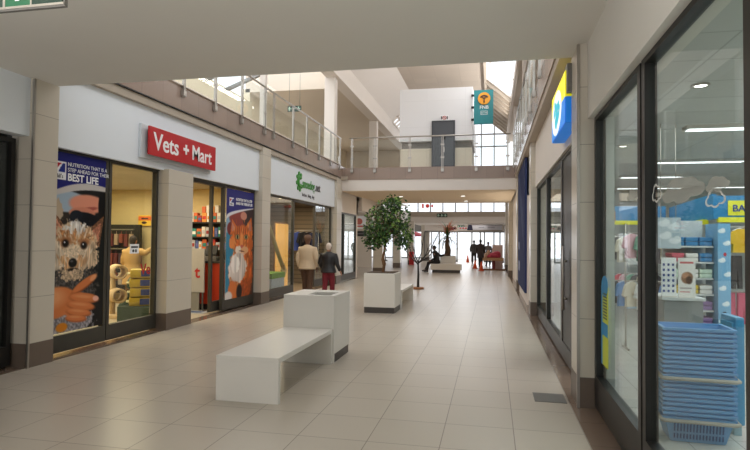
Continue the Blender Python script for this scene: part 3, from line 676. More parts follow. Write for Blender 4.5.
b = MB(); b.box(-.05, .1, -.045, -.03, 1.35, 1.5); b.build('vent', BLACK, t)
b = MB(); b.box(.02, .06, -.06, -.03, .85, 1.05); b.build('handle', STEEL, t)
t = thing('warning_sign', 'small white notice with red ring above the service door', 'sign', (-1.96, 22.97, 6.78))
b = MB(); b.box(-.19, .19, -.015, .01, -.11, .11); b.build('board', TXTW, t)
b = MB(); b.tube([(.0+.07*math.cos(R(a)), -.02, .07*math.sin(R(a))) for a in range(0, 361, 20)], .014, n=6); b.tube([(-.05, -.02, .05), (.05, -.02, -.05)], .012, n=6); b.build('red_ring', TXTR, t)
b = MB(); b.box(.09, .15, -.02, -.015, -.06, .07); b.box(-.15, -.09, -.02, -.015, -.06, .07); b.build('pictogram', TXTD, t)
# teal panel on the right gallery
tag(MB().box(3.9, 3.98, 14, 19.5, 5.0, 6.9).build('gallery_sign', mat('teal_panel', (60, 158, 166), .4, var=.08)), 'teal wall panel seen through the right gallery balustrade', 'sign')
tag(MB().box(-10.18, -10.1, 17.6, 18.4, 5.2, 6.0, bev=.03).build('gallery_poster', mat('gallery_orange', (214, 150, 70), .5, var=.3, scale=3)), 'orange and green poster on the left gallery back wall', 'poster')

# hanging wayfinding and exit signs
def exit_sign(label, loc, w, h, lift):
    t = thing('exit_sign', label, 'sign', loc)
    b = MB(); b.box(-w/2, w/2, -.02, .02, -h/2, h/2); b.build('casing', mat('exit_casing', (40, 62, 52), .5), t)
    b = MB(); q = w/3
    for k in range(3):
        x = -w/2+q*(k+.5); b.box(x-q*.36, x+q*.36, -.026, -.02, -h*.06, h*.06); b.box(x-q*.2, x+q*.05, -.026, -.02, -h*.34, h*.34)
    b.build('pictogram', mat('exit_pale', (196, 226, 206), .5), t)
    if lift: [MB().tube([(q_, 0, h/2), (q_, 0, h/2+lift)], .008, n=6).build('hanger', GREYM, t) for q_ in (-w*.4, w*.4)]
    return t
exit_sign('dark green exit sign on the grey band above the palm', (-3.36, 37.96, 3.41), .72, .24, 0)
exit_sign('small green exit sign in the lobby left of the white banner', (-2.3, 42, 2.77), .52, .17, .08)
exit_sign('small exit sign hanging in the left upper gallery', (-6.9, 18.5, 6.3), .5, .2, 1.4)
t = thing('hanging_sign', 'clear hanging sign with three red safety symbols under the footbridge', 'sign', (-2.76, 24, 3.17))
b = MB(); b.box(-.28, .28, -.006, .006, -.11, .11); b.build('clear_board', RAILG, t)
RED = mat('safety_red', (200, 44, 40), .4)
b = MB(); b.box(-.24, -.16, -.012, -.006, -.09, .09); b.build('red_symbol', RED, t)
b = MB(); b.tube([(.0, -.012, 0), (.0, -.006, 0)], .085, n=16, smooth=False); b.build('red_symbol', RED, t)
b = MB(); b.prism([(.13, -.03), (.19, -.03), (.19, -.09), (.27, 0), (.19, .09), (.19, .03), (.13, .03)], 'Y', -.012, -.006); b.build('red_symbol', RED, t)
for x in (-.24, .24): b = MB(); b.tube([(x, 0, .11), (x, 0, .38)], .005, n=6); b.build('hanger', STEEL, t)
t = thing('hanging_sign', 'small red lettered sign hanging before the far doors', 'sign', (-2.1, 41.5, 2.62))
b = MB(); b.box(-.3, .3, -.01, .01, -.07, .07); b.build('board', WHITE, t)
b = MB()
for x in (-.2, 0, .2): b.box(x-.07, x+.07, -.016, -.01, -.05, .05)
b.build('red_symbol', RED, t); b = MB(); b.tube([(0, 0, .07), (0, 0, .31)], .006, n=6); b.build('hanger', STEEL, t)
t = thing('banner', 'long white banner with dark blue end hanging in the far lobby', 'banner', (-.65, 41, 2.66))
b = MB(); b.box(-.8, 1.35, -.02, .02, -.17, .17); b.build('white_print', mat('banner_white', (224, 224, 232), .6), t)
b = MB(); b.prism([(-1.15, -.19), (-.72, -.19), (-.8, .19), (-1.05, .19)], 'Y', -.03, .02); b.build('dark_end', mat('banner_navy', (40, 40, 66), .5), t)
b = MB(); b.box(-1.1, 1.4, -.025, .025, .17, .22); b.box(-1.1, 1.4, -.025, .025, -.22, -.18); b.build('rail', mat('banner_rail', (86, 66, 62), .5), t)
b = MB()
for k in range(9): b.box(-.3+.1*k+(.25 if k > 3 else 0), -.22+.1*k+(.25 if k > 3 else 0), -.024, -.02, -.03, .04)
b.build('print_marks', mat('banner_grey', (176, 176, 190), .6), t)
t = thing('picture_panel', 'dark red and cream picture panel at the left of the lobby banner', 'picture', (-3.0, 42, 2.6))
cv = Canvas(40, 20, (214, 190, 176), .4); cv.ell(.5, .5, .25, .4, (110, 40, 40), fur=.3); cv.ell(.2, .5, .15, .4, (120, 84, 70), fur=.3); cv.ell(.8, .4, .12, .3, (60, 30, 34), fur=.3)
painted('printed_face', 40, 20, (-.45, -.012, .18), (.9, 0, 0), (0, 0, -.36), cv.c, PAINT, t)
b = MB(); b.box(-.47, .47, -.01, .02, -.2, .2); b.build('board', OFFW, t)

# ------------------------------------------------------------------ lamps in the ceilings
def downlight(label, loc, r=.09, m=LENS, group=None):
    t = thing('downlight', label, 'ceiling light', loc, group=group)
    b = MB(); b.tube([(r*1.25*math.cos(R(a)), r*1.25*math.sin(R(a)), -.006) for a in range(0, 361, 20)], .014, n=6); b.build('trim_ring', STEEL, t)
    b = MB(); b.cyl((0, 0), r*1.15, -.012, -.004, n=20); b.build('lens', m, t)
    return t
downlight('left round downlight in the footbridge soffit', (-3.8, 23.2, 3.535))
downlight('front right round downlight in the footbridge soffit', (-1.19, 23.1, 3.535))
downlight('rear right round downlight in the footbridge soffit', (-1.19, 26.0, 3.535))
downlight('round downlight just inside the pet shop doorway', (-7.2, 12.0, 2.95), m=WARML)
downlight('first warm downlight in the outdoor shop window', (-6.5, 14.8, 2.95), m=WARML)
downlight('second warm downlight in the outdoor shop window', (-6.5, 16.4, 2.95), m=WARML)
downlight('third warm downlight behind the outdoor shop doors', (-6.5, 18.4, 2.95), m=WARML)
downlight('round downlight behind the tall glass, above the clouds', (1.79, 5.31, 3.05), .05)
downlight('round downlight behind the glass near the pale pier', (1.84, 8.48, 3.05), .05)
tl = None
for (x, y, w_, lb) in [(2.9, 7.2, 1.3, 'nearest bright strip light in the clothing shop ceiling'), (3.3, 10.1, 1.5, 'strip light beyond the nearest one, over the baby shelves'), (3.2, 12.3, 1.2, 'third strip light back in the clothing shop'), (3.8, 14.8, 1.5, 'farthest strip light on the left in the clothing shop'), (5.9, 14.7, 1.3, 'farthest strip light on the right in the clothing shop'), (5.6, 10.2, 1.3, 'strip light over the yellow tops rail')]:
    t = thing('strip_light', lb, 'ceiling light', (x, y, 3.055))
    b = MB(); b.box(-w_/2, w_/2, -.09, .09, -.05, 0); b.build('housing', OFFW, t)
    b = MB(); b.box(-w_/2+.03, w_/2-.03, -.07, .07, -.056, -.05); b.build('diffuser', TROFF, t)

# ------------------------------------------------------------------ planter boxes, benches
def box_unit(label, loc, hole=False, w=.72, d=.82, h=.9):
    t = thing('planter_box', label, 'planter', loc)
    b = MB()
    if hole:
        b.box(-w/2, w/2, -d/2, -d/2+.04, 0, h, bev=.006); b.box(-w/2, w/2, d/2-.04, d/2, .12, h, bev=.006)
        b.box(-w/2, -w/2+.04, -d/2+.03, d/2-.03, .12, h, bev=.006); b.box(w/2-.04, w/2, -d/2+.03, d/2-.03, .12, h, bev=.006)
        x0, x1, y0, y1 = -.06, .28, -.3, .12
        for (a, c, e, f) in ((-w/2+.02, w/2-.02, -d/2+.02, y0), (-w/2+.02, w/2-.02, y1, d/2-.02), (-w/2+.02, x0, y0, y1), (x1, w/2-.02, y0, y1)): b.box(a, c, e, f, h-.04, h-.002)
        b.build('shell', OFFW, t)
        l = MB(); l.box(x0, x1, y0, y1, .3, .82); l.build('inner_liner', mat('liner_grey', (120, 116, 110), .6), t)
    else:
        b.box(-w/2, w/2, -d/2, d/2, .13, h, bev=.008)
        b.build('shell', OFFW, t)
        l = MB(); l.box(-w/2+.05, w/2-.05, -d/2+.05, d/2-.05, h, h+.012); l.build('soil', mat('soil', (84, 66, 50), .9, bump=.6, scale=40), t)
    l = MB(); l.box(-w/2+.012, w/2-.012, -d/2+(.05 if hole else .012), d/2-.012, 0, .13); l.build('plinth', PLINTH, t)
    return t
def bench(label, loc, L=1.9, w=.68, h=.46):
    t = thing('bench', label, 'bench', loc)
    b = MB(); b.box(-w/2, w/2, -L/2, L/2, h-.055, h, bev=.006); b.build('seat', OFFW, t)
    b = MB(); b.box(-w/2, w/2, -L/2, -L/2+.055, 0, h-.054, bev=.004); b.build('leg', OFFW, t)
    b = MB(); b.box(-w/2, w/2, L/2-.055, L/2, 0, h-.054, bev=.004); b.build('leg', OFFW, t)
    return t
box_unit('white box with a rectangular opening in its top, behind the near bench', (-2.42, 7.55, 0), True)
bench('long white slab bench standing nearest on the tiles', (-2.42, 6.185, 0))
box_unit('white square planter holding the leafy green tree', (-2.5, 12.72, 0))
bench('white slab bench just behind the planter with the tree', (-2.45, 14.13, 0), L=1.96)
t = thing('bench', 'low white bench with dark base where the person in black sits', 'bench', (-2.35, 29.1, 0))
b = MB(); b.box(-.78, .8, -.35, .4, .15, .46, bev=.01); b.build('seat', OFFW, t)
b = MB(); b.box(-.7, .72, -.28, .35, 0, .15); b.build('plinth', PLINTH, t)
t = thing('planter_box', 'white planter block behind the far bench holding the spiky palm', 'planter', (-2.3, 29.9, 0))
b = MB(); b.box(-.4, .4, -.36, .36, 0, .85, bev=.01); b.build('shell', OFFW, t)
b = MB(); b.box(-.33, .33, -.3, .3, .85, .86); b.build('soil', mat('soil', (84, 66, 50), .9), t)

# ------------------------------------------------------------------ plants
def leaf(bm, p, d, L, w, mi, up=None):
    d = Vector(d).normalized(); r = Vector((random.uniform(-1, 1), random.uniform(-1, 1), random.uniform(-1, 1)))
    s = d.cross(r); s = s.normalized()*w if s.length > 1e-4 else Vector((w, 0, 0))
    n = s.cross(d).normalized()*w*.35
    p = Vector(p)
    a = bm.verts.new(p); q1 = bm.verts.new(p+d*L*.45+s+n); q2 = bm.verts.new(p+d*L); q3 = bm.verts.new(p+d*L*.45-s+n); m = bm.verts.new(p+d*L*.5)
    for f in ((a, q1, m), (q1, q2, m), (q2, q3, m), (q3, a, m)):
        F = bm.faces.new(f); F.material_index = mi; F.smooth = True
LG = [mat('leaf_dark_green', (40, 64, 30), .45, var=.25, scale=20), mat('leaf_green', (66, 104, 44), .45, var=.25, scale=20), mat('leaf_light_green', (128, 158, 76), .45, var=.2, scale=20)]
BARK = mat('bark', (124, 88, 58), .8, var=.25, scale=25, bump=.4)
t = thing('potted_tree', 'leafy green weeping fig tree with bare brown trunk in white planter', 'tree', (-2.5, 12.72, .905))
b = MB()
b.tube([(.0, 0, -.05), (.02, 0, .15), (-.015, .01, .3), (.03, 0, .48), (.05, .02, .66), (.1, .0, .86), (.08, .02, 1.05)], [.035, .03, .027, .028, .025, .022, .015], n=10)
b.tube([(.012, .02, .0), (.05, .03, .2), (.0, .0, .36), (.045, -.02, .55), (.02, .0, .8), (-.04, .02, 1.02)], [.022, .02, .02, .018, .015, .01], n=8)
tips = []
for k in range(26):
    a = random.uniform(0, 6.28); e = random.uniform(-.25, 1.2); L = random.uniform(.3, .55)
    p0 = Vector((.06, 0, random.uniform(.62, 1.0))); p1 = p0+Vector((math.cos(a)*math.cos(e)*L*.55, math.sin(a)*math.cos(e)*L*.55, math.sin(e)*L+.1)); p2 = p1+Vector((math.cos(a)*.18, math.sin(a)*.18, random.uniform(-.12, .12)))
    b.tube([p0, p1, p2], [.012, .008, .004], n=5); tips += [p1, p2]
b.build('trunk', BARK, t)
b = MB()
lobes = [(-.28, 0, 1.28, .3, .3), (.05, .05, 1.45, .3, .3), (.36, 0, 1.25, .3, .32), (-.36, -.05, .92, .28, .26), (.42, .05, .92, .3, .28), (.02, -.2, 1.08, .34, .28), (.0, .25, 1.0, .36, .32), (-.15, -.15, .74, .24, .2), (.5, -.1, .72, .22, .2), (-.42, .1, .68, .2, .2), (.22, -.1, 1.6, .2, .18)]
for k in range(2400):
    cx, cy, cz, rr, rz = random.choice(lobes)
    q = Vector((random.gauss(0, 1), random.gauss(0, 1), random.gauss(0, 1))).normalized()*random.random()**.4
    p = Vector((.08+(cx+q.x*rr)*.84, (cy+q.y*rr)*.9, .06+(cz+q.z*rz)*.97))
    if random.random() < .06: p += q*.1
    d = Vector((q.x*.8+random.uniform(-.6, .6), q.y*.8+random.uniform(-.6, .6), random.uniform(-1, .5)))
    u = .35*q.z+.2*q.x+random.uniform(-.5, .65)
    leaf(b.bm, p, d, random.uniform(.065, .11), random.uniform(.018, .03), 0 if u < -.05 else (1 if u < .45 else 2))
b.build('foliage', LG, t)
# spiky palm
t = thing('potted_palm', 'spiky dragon palm with pinkish drying upper leaves in far planter', 'plant', (-2.35, 29.9, .855))
b = MB(); b.tube([(0, 0, 0), (.04, 0, .3), (-.02, 0, .6), (.0, 0, 1.1)], [.17, .16, .12, .07], n=10); b.build('trunk', mat('palm_bark', (92, 70, 52), .9, var=.2, bump=.5), t)
def blade(bm, p, a, e, L, w, droop, mi):
    p = Vector(p); prev = None; n = 6
    for i in range(n+1):
        f = i/n; ang = e-droop*f*f
        q = p+Vector((math.cos(a)*math.cos(ang), math.sin(a)*math.cos(ang), math.sin(ang)))*(L*f)
        s = Vector((-math.sin(a), math.cos(a), 0))*w*(1-f)**.6*(.5+.5*min(1, f*6))+Vector((0, 0, .002))
        cur = (bm.verts.new(q-s), bm.verts.new(q+s))
        if prev:
            F = bm.faces.new((prev[0], prev[1], cur[1], cur[0])); F.material_index = mi; F.smooth = True
        prev = cur
b = MB()
for k in range(46): blade(b.bm, (0, 0, 1.0+random.uniform(-.12, .1)), random.uniform(0, 6.28), random.uniform(-.5, .9), random.uniform(.75, 1.1), .04, random.uniform(.2, .8), random.choice([0, 0, 1]))
b.build('green_leaves', [LG[0], LG[1]], t)
b = MB()
for k in range(40): blade(b.bm, (0, 0, 1.25+random.uniform(-.1, .1)), random.uniform(0, 6.28), random.uniform(.2, 1.4), random.uniform(.6, .95), .045, random.uniform(.2, .6), random.choice([0, 0, 0, 1]))
b.build('dry_leaves', [mat('leaf_pinkish', (222, 158, 130), .6, var=.2, scale=12), LG[1]], t)
# bare branching stand
t = thing('branch_stand', 'bare black branching display tree on round wooden base', 'display stand', (-2.47, 18.8, 0))
b = MB(); b.lathe([(.2, 0), (.21, .02), (.21, .05), (.19, .07)], n=28); b.build('base', mat('base_wood', (150, 98, 58), .5, var=.15), t)
TB = mat('trunk_black', (44, 42, 40), .6)
b = MB(); b.tube([(0, 0, .07), (.01, 0, .5), (0, .01, .95)], [.04, .034, .026], n=10); b.tube([(.03, 0, .07), (.03, .03, .5), (.0, 0, .9)], [.022, .02, .015], n=8)
b.build('trunk', TB, t)
for (dx, zt, side) in ((-.55, 1.45, 1), (-.38, 1.75, -1), (-.2, 1.5, 1), (.22, 1.85, -1), (.42, 1.6, 1), (.72, 1.95, -1), (.62, 1.45, 1)):
    b = MB(); p0 = Vector((0, 0, .8+random.uniform(0, .14)))
    p1 = Vector((dx*.55, side*.1, .9+(zt-.9)*.35)); p2 = Vector((dx, side*.2, zt))
    b.tube([p0, p1, p2], [.022, .016, .01], n=7); q = p1.lerp(p2, .4); b.tube([q, q+Vector((dx*.1-.08, side*.05, .22))], [.012, .006], n=6)
    b.build('branch', TB, t)

# ------------------------------------------------------------------ people
SKIN = mat('skin', (176, 124, 96), .55, var=.05); SKIND = mat('skin_brown', (112, 78, 60), .55, var=.05)
def remesh(o, vox, it=4):
    m = o.modifiers.new('remesh', 'REMESH'); m.mode = 'VOXEL'; m.voxel_size = vox; m.use_smooth_shade = True
    s = o.modifiers.new('smooth', 'SMOOTH'); s.factor = .5; s.iterations = it
def torso(mb, secs, off=(0, 0, 0), n=18):
    """loft of ellipses: (z, half width, half depth, y shift[, x shift])"""
    b = bmesh.new(); rings = []
    for s in secs:
        z, rx, ry, yo = s[:4]; xo = s[4] if len(s) > 4 else 0
        rings.append([b.verts.new((off[0]+xo+rx*math.cos(2*math.pi*k/n), off[1]+yo+ry*math.sin(2*math.pi*k/n), off[2]+z)) for k in range(n)])
    for a, c in zip(rings, rings[1:]):
        for k in range(n): b.faces.new((a[k], a[(k+1) % n], c[(k+1) % n], c[k]))
    b.faces.new(rings[0][::-1]); b.faces.new(rings[-1])
    mb.merge(b, True)
def hand(mb, wrist, d, side, pw):
    d = Vector(d).normalized(); up = Vector((0, 1, 0)); s = d.cross(up).normalized() if abs(d.y) < .9 else Vector((1, 0, 0)); up = s.cross(d)
    w = Vector(wrist); mb.tube([w-d*.03, w+d*.03, w+d*.085], [(.022, .032), (.018, .042), (.015, .04)], n=10, ell=(1, 1, tuple(s)))
    for k, (o, L) in enumerate(((-.03, .062), (-.01, .078), (.011, .072), (.03, .055))):
        p = w+d*.085+up*o; mb.tube([p, p+d*L*.55-s*side*.006, p+d*L-s*side*.022], [.0095, .009, .0075], n=7)
    p = w+d*.02+up*(.038); mb.tube([p, p+d*.035+up*.022, p+d*.068+up*.028], [.012, .011, .009], n=7)
def figure(name, label, loc, rz, s, arms, legs, lean=(0, 0), head=(0, 0), skin=SKIN, top=None, trousers=None, shoes=BLACK, hair=None, hat=None, hem=.82, bulk=1., group=None, vox=.011, pelvis=None, turn=0.):
    """arms: two lists [shoulder, elbow, wrist] and legs: two lists [hip, knee, ankle, toe] in metres for a 1.72 m adult facing +Y; s scales the whole"""
    t = thing(name, label, 'person', loc, rz, group)
    t.scale = (s, s, s)
    pz = pelvis or (0, 0, .92)
    ly, lx = lean[1], lean[0]
    def sh(z): f = max(0, (z-pz[2]))/.55; return (pz[1]+ly*f, pz[0]+lx*f)
    def sec(z, rx, ry, g=0):
        z2 = z-.92+pz[2]; y, x = sh(z2); return (z2, (rx+g)*bulk, (ry+g)*bulk, y, x)
    base = [(.84, .13, .1), (.92, .165, .115), (1.0, .16, .11), (1.1, .142, .1), (1.25, .165, .115), (1.36, .185, .11), (1.42, .17, .095), (1.465, .1, .075), (1.49, .062, .06)]
    ny, nx = sh(1.5-.92+pz[2]); nz = 1.49-.92+pz[2]
    hc = Vector((nx+head[0], ny+.02+head[1], nz+.16))
    b = MB(); torso(b, [sec(*q) for q in base])
    b.tube([(nx, ny, nz-.04), (nx+head[0]*.4, ny+.008+head[1]*.4, nz+.04), hc-Vector((0, .005, .06))], [.06, .053, .055], n=12)
    b.ball(hc, (.077, .094, .112), n=20); b.ball(hc+Vector((0, .03, -.06)), (.055, .062, .055), n=14)
    b.tube([hc+Vector((0, .085, .02)), hc+Vector((0, .108, -.015)), hc+Vector((0, .09, -.03))], [.008, .014, .012], n=8)
    for sx in (-1, 1): b.ball(hc+Vector((sx*.078, -.005, -.005)), (.012, .022, .032), n=10); b.ball(hc+Vector((sx*.032, .082, .012)), (.018, .014, .011), n=8)
    b.tube([hc+Vector((-.022, .088, -.055)), hc+Vector((0, .094, -.055)), hc+Vector((.022, .088, -.055))], [.006, .009, .006], n=6)
    for i, a in enumerate(arms):
        b.tube([Vector(a[0])*1, *(Vector(q) for q in a[1:])], [.052*bulk, .041, .028], n=12); hand(b, a[2], Vector(a[2])-Vector(a[1]), -1 if i == 0 else 1, .04)
    for l in legs:
        b.tube([Vector(l[0]), Vector(l[0]).lerp(Vector(l[1]), .5), Vector(l[1]), Vector(l[1]).lerp(Vector(l[2]), .35), Vector(l[2])], [.088, .075, .056, .056, .038], n=14)
        b.tube([Vector(l[2])+Vector((0, -.04, -.035)), Vector(l[2])+Vector((0, .02, -.03)), Vector(l[3])], [.035, .04, .028], n=10)
    o = b.build('body', skin, t); remesh(o, vox*.8, 3)
    if top is not None:
        b = MB(); g = .028
        hz = hem
        torso(b, [sec(hz, .18, .135, g*.7), sec(hz+.04, .182, .137, g*.8)]+[sec(z, rx, ry, g) for z, rx, ry in base[2:7]]+[sec(1.47, .105, .085, .012), sec(1.5, .07, .07, .004)])
        for a in arms:
            A, E_, W = Vector(a[0]), Vector(a[1]), Vector(a[2]); C0 = A+(Vector((nx, ny, nz-.08))-A)*.45
            b.tube([C0, A, A.lerp(E_, .5), E_, E_.lerp(W, .6), E_.lerp(W, .95)], [.075, .08*bulk, .072*bulk, .064, .056, .05], n=14)
        b.ball((0+nx, ny-.01, nz-.0), (.078, .078, .03))
        o = b.build('jacket', top, t); remesh(o, vox, 4)
        b = MB(); torso(b, [sec(hz-.012, .182, .137, g*.9), sec(hz+.045, .184, .139, g*.9)], n=22); o = b.build('jacket_hem', top, t)
    if trousers is not None:
        b = MB(); torso(b, [sec(.82, .125, .105, .02), sec(.9, .165, .118, .014), sec(1.0, .16, .112, .012)])
        for l in legs:
            h_, k_, a_ = Vector(l[0]), Vector(l[1]), Vector(l[2])
            b.tube([h_, h_.lerp(k_, .5), k_, k_.lerp(a_, .5), a_+(k_-a_).normalized()*.02], [.105, .096, .08, .074, .068], n=16)
        o = b.build('trousers', trousers, t); remesh(o, vox, 3)
    for l in legs:
        a_, q = Vector(l[2]), Vector(l[3]); d = (q-a_); d.z = 0; d.normalize()
        b = MB(); z0 = min(q.z, a_.z-.06)
        b.tube([a_-d*.06+Vector((0, 0, -.035)), a_+d*.02+Vector((0, 0, -.03)), a_.lerp(q, .6)+Vector((0, 0, .0)), q+d*.03], [.045, .052, .046, .03], n=12)
        b.build('shoe', shoes, t)
    if hair is not None:
        b = MB(); b.ball(hc+Vector((0, -.014, .022)), (.086, .098, .106), n=20); b.ball(hc+Vector((0, -.045, -.03)), (.076, .058, .075), n=16)
        o = b.build('hair', hair, t); remesh(o, .01, 2)
    if hat is not None:
        b = MB(); b.lathe([(.094, 0), (.099, .03), (.094, .07), (.07, .105), (.02, .118)], (hc.x, hc.y-.004, hc.z+.02), n=24); b.box(hc.x-.07, hc.x+.07, hc.y+.07, hc.y+.16, hc.z+.02, hc.z+.035, bev=.006)
        b.build('cap', hat, t)
    return t
def stand(sp=.0, sw=.0, a=.0):
    """standing / walking limbs: sw = step length, a = arm swing"""
    legs = [[(-.095, 0, .9), (-.1, .03+sw*.5, .49), (-.1, -.02+sw, .08+max(0, -sw)*.25), (-.11, .15+sw, .035)],
            [(.095, 0, .9), (.1, .03-sw*.35, .49), (.1, -.02-sw, .08+max(0, sw)*.25), (.11, .13-sw, .035+max(0, sw)*.1)]]
    arms = [[(-.2, 0, 1.39), (-.275, -.03-a*.4, 1.13), (-.255, .06-a, .9)], [(.2, 0, 1.39), (.275, -.03+a*.4, 1.13), (.255, .06+a, .9)]]
    return arms, legs
arms, legs = stand(sw=.12, a=.02)
figure('person', 'man walking away in cream padded jacket, brown trousers and flat cap', (-4.92, 14.35, 0), R(-6), 1.0, arms, legs, skin=SKIND, top=mat('jacket_cream', (216, 192, 160), .8, var=.06, scale=14, bump=.15), trousers=mat('trousers_brown', (92, 66, 48), .8, var=.12), hat=mat('cap_brown', (128, 98, 80), .8, var=.15), hem=.86, bulk=1.16, vox=.013)
arms, legs = stand(sw=-.1, a=.05)
arms[0][1] = (-.29, .0, 1.16); arms[0][2] = (-.24, .12, .98); arms[1][1] = (.285, -.02, 1.13); arms[1][2] = (.36, .04, .92)
figure('person', 'woman with short white hair walking away in black leather jacket and dark red trousers', (-4.3, 14.3, 0), R(-4), .885, arms, legs, skin=SKIN, top=mat('leather_black', (38, 37, 39), .42, var=.3, scale=14, bump=.3), trousers=mat('trousers_wine', (122, 34, 46), .8, var=.12), hair=mat('hair_white', (226, 210, 196), .8, var=.08, scale=40, bump=.3), hem=.88, bulk=1.18, vox=.013)
# shop visitor seen through the pet shop window, one arm raised to a notice
arms = [[(-.2, 0, 1.38), (-.27, .03, 1.12), (-.24, .16, .95)], [(.2, 0, 1.39), (.34, .02, 1.36), (.5, .05, 1.48)]]
figure('person', 'person in tan coat with back turned inside the pet shop, arm raised', (-8.1, 11.3, 0), R(0), .96, arms, stand()[1], skin=SKIN, top=mat('coat_tan', (188, 152, 98), .85, var=.08, scale=14), trousers=mat('trousers_tan', (120, 92, 62), .8), hair=mat('hair_dark', (50, 40, 34), .8, var=.15), hem=.62, bulk=1.15, vox=.014)
# seated person in black on the far bench, facing left
DKC = mat('clothes_black', (22, 21, 22), .8, var=.2); DKC2 = mat('clothes_charcoal', (48, 44, 44), .8, var=.2); DKC3 = mat('clothes_dark_grey', (66, 62, 62), .8, var=.2)
arms = [[(-.2, .1, 1.0), (-.26, .05, .76), (-.18, .28, .62)], [(.2, .08, 1.0), (.34, -.12, .86), (.36, -.34, .92)]]
legs = [[(-.1, .02, .54), (-.12, .44, .5), (-.12, .5, .1), (-.12, .66, .05)], [(.1, .02, .54), (.1, .42, .5), (.12, .64, .12), (.12, .8, .06)]]
figure('person', 'person dressed in black sitting on the end of the far bench', (-2.82, 29.0, 0), R(82), 1.0, arms, legs, lean=(0, .1), head=(0, .03), pelvis=(0, 0, .56), skin=SKIND, top=DKC, trousers=DKC, hair=DKC, hem=.86, bulk=1.1, vox=.016)
a_, l_ = stand(sw=.05)
figure('person', 'standing person in dark clothes just in front of the far doors, left of the pair', (-1.3, 41.5, 0), R(10), .98, a_, l_, skin=SKIND, top=DKC3, trousers=DKC2, hair=DKC, vox=.018)
a_, l_ = stand(sw=.1)
figure('person', 'person in dark brown coat walking near the second orange cone', (-.72, 36.2, 0), R(-20), 1.0, a_, l_, skin=SKIND, top=mat('coat_dark_brown', (56, 44, 40), .8, var=.2), trousers=DKC2, hair=DKC, hem=.6, bulk=1.1, vox=.018)
a_, l_ = stand(sw=-.08)
figure('person', 'person in grey standing beyond the red display stall', (-.25, 38.5, 0), R(160), .92, a_, l_, skin=SKIND, top=mat('top_grey', (110, 102, 100), .8), trousers=DKC2, hair=DKC, vox=.018)
a_, l_ = stand(sw=.2, a=.1)
figure('person', 'person in dark clothes walking in the side aisle behind the potted tree', (-8.6, 44, 0), R(-60), .98, a_, l_, skin=SKIND, top=DKC2, trousers=DKC, hair=DKC, vox=.018)

# ------------------------------------------------------------------ far floor things
def cone(label, loc, h=.5):
    t = thing('traffic_cone', label, 'traffic cone', loc)
    b = MB(); b.box(-.16, .16, -.16, .16, 0, .03, bev=.008); b.build('base', mat('cone_orange_base', (206, 84, 40), .5), t)
    b = MB(); b.lathe([(.12, .03), (.03, h-.01), (.02, h)], n=20); b.build('cone_body', mat('cone_orange', (236, 92, 40), .45), t)
    return t
cone('orange traffic cone in front of the standing pair', (-1.0, 34.1, 0), .5)
cone('orange traffic cone left of the red display stall, nearest one', (-.58, 31.5, 0), .52)
cone('small orange traffic cone by the far doors', (-1.86, 44, 0), .55)
t = thing('display_stall', 'low wooden display stall heaped with red and pink goods', 'stall', (.1, 32.6, 0))
WOODD = mat('stall_wood', (128, 92, 66), .7, var=.2)
b = MB(); b.box(-.6, .66, -.35, .35, 0, .07, bev=.01); b.build('base_board', WOODD, t)
b = MB(); b.cyl((0, 0), .1, .07, .55); b.build('pedestal', mat('stall_red_post', (120, 44, 44), .5), t)
b = MB(); b.box(-.62, .56, -.32, .32, .55, .64, bev=.015); b.box(-.62, .56, -.33, -.29, .64, .72); b.build('tray', mat('stall_tan', (176, 136, 96), .6, var=.15), t)
b = MB(); b.ball((.05, 0, .82), (.36, .25, .22)); b.ball((.18, -.02, .95), (.22, .2, .16)); b.ball((-.25, -.05, .78), (.16, .15, .12)); o = b.build('red_goods', mat('goods_red', (168, 48, 66), .6, var=.2), t); remesh(o, .025)
b = MB(); b.ball((-.42, 0, .82), (.14, .16, .18)); b.ball((-.3, 0, 1.02), (.1, .1, .14)); o = b.build('tan_goods', mat('goods_tan', (186, 146, 118), .6, var=.2), t); remesh(o, .025)
tag(MB().box(.02, .62, 33.2, 33.26, 0, 1.45).build('display_board', mat('board_pinkish', (206, 178, 166), .6, var=.2, scale=4)), 'pale pinkish notice board standing behind the red display stall', 'board')
t = thing('fire_hose_cabinet', 'red fire cabinet fixed to the column past the footbridge', 'fire cabinet', (-5.36, 37.48, .452))
b = MB(); b.box(-.16, .16, -.1, .1, -.45, .45, bev=.02); b.build('casing', mat('fire_red', (198, 36, 36), .4), t)
b = MB(); b.box(-.13, .13, -.112, -.1, -.4, .4); b.build('door', mat('fire_red_door', (178, 28, 30), .35), t)
b = MB(); b.box(.07, .1, -.13, -.11, -.06, .08); b.build('handle', STEEL, t)
tag(MB().box(.44, .76, 5.98, 6.32, .001, .006, bev=.002).build('floor_hatch', mat('hatch_steel', (122, 120, 116), .3, .5, var=.12)), 'square grey steel access plate set in the floor', 'floor plate')
t = thing('parasol', 'dark red parasol seen outside the glazed end of the side aisle', 'umbrella', (-7.7, 56, 0))
b = MB(); b.lathe([(1.2, 2.1), (.6, 2.4), (.03, 2.6)], n=8); b.build('canopy', mat('parasol_red', (150, 44, 54), .7), t)
b = MB(); b.cyl((0, 0), .03, 0, 2.5, n=10); b.build('pole', GREYM, t)
tag(MB().box(-8.38, -8.25, 20.8, 23.3, .0, 2.2).build('cooler_display', mat('cooler_bluewhite', (180, 196, 204), .3, var=.2, scale=2)), 'pale blue lit display along the back of the shop under the footbridge', 'display')
t = thing('wall_sign', 'dark name sign sticking out past the shop under the footbridge', 'sign', (-8.05, 32.98, 2.05))
b = MB(); b.box(-.5, .5, -.03, .0, -.16, .16); b.build('board', DARKF, t)
b = MB(); b.box(-.35, .35, -.035, -.03, -.04, .05); b.build('print_marks', TXTD, t)
t = thing('wall_poster', 'white poster with red print on the wall left of the potted tree', 'poster', (-8.0, 32.98, 2.65))
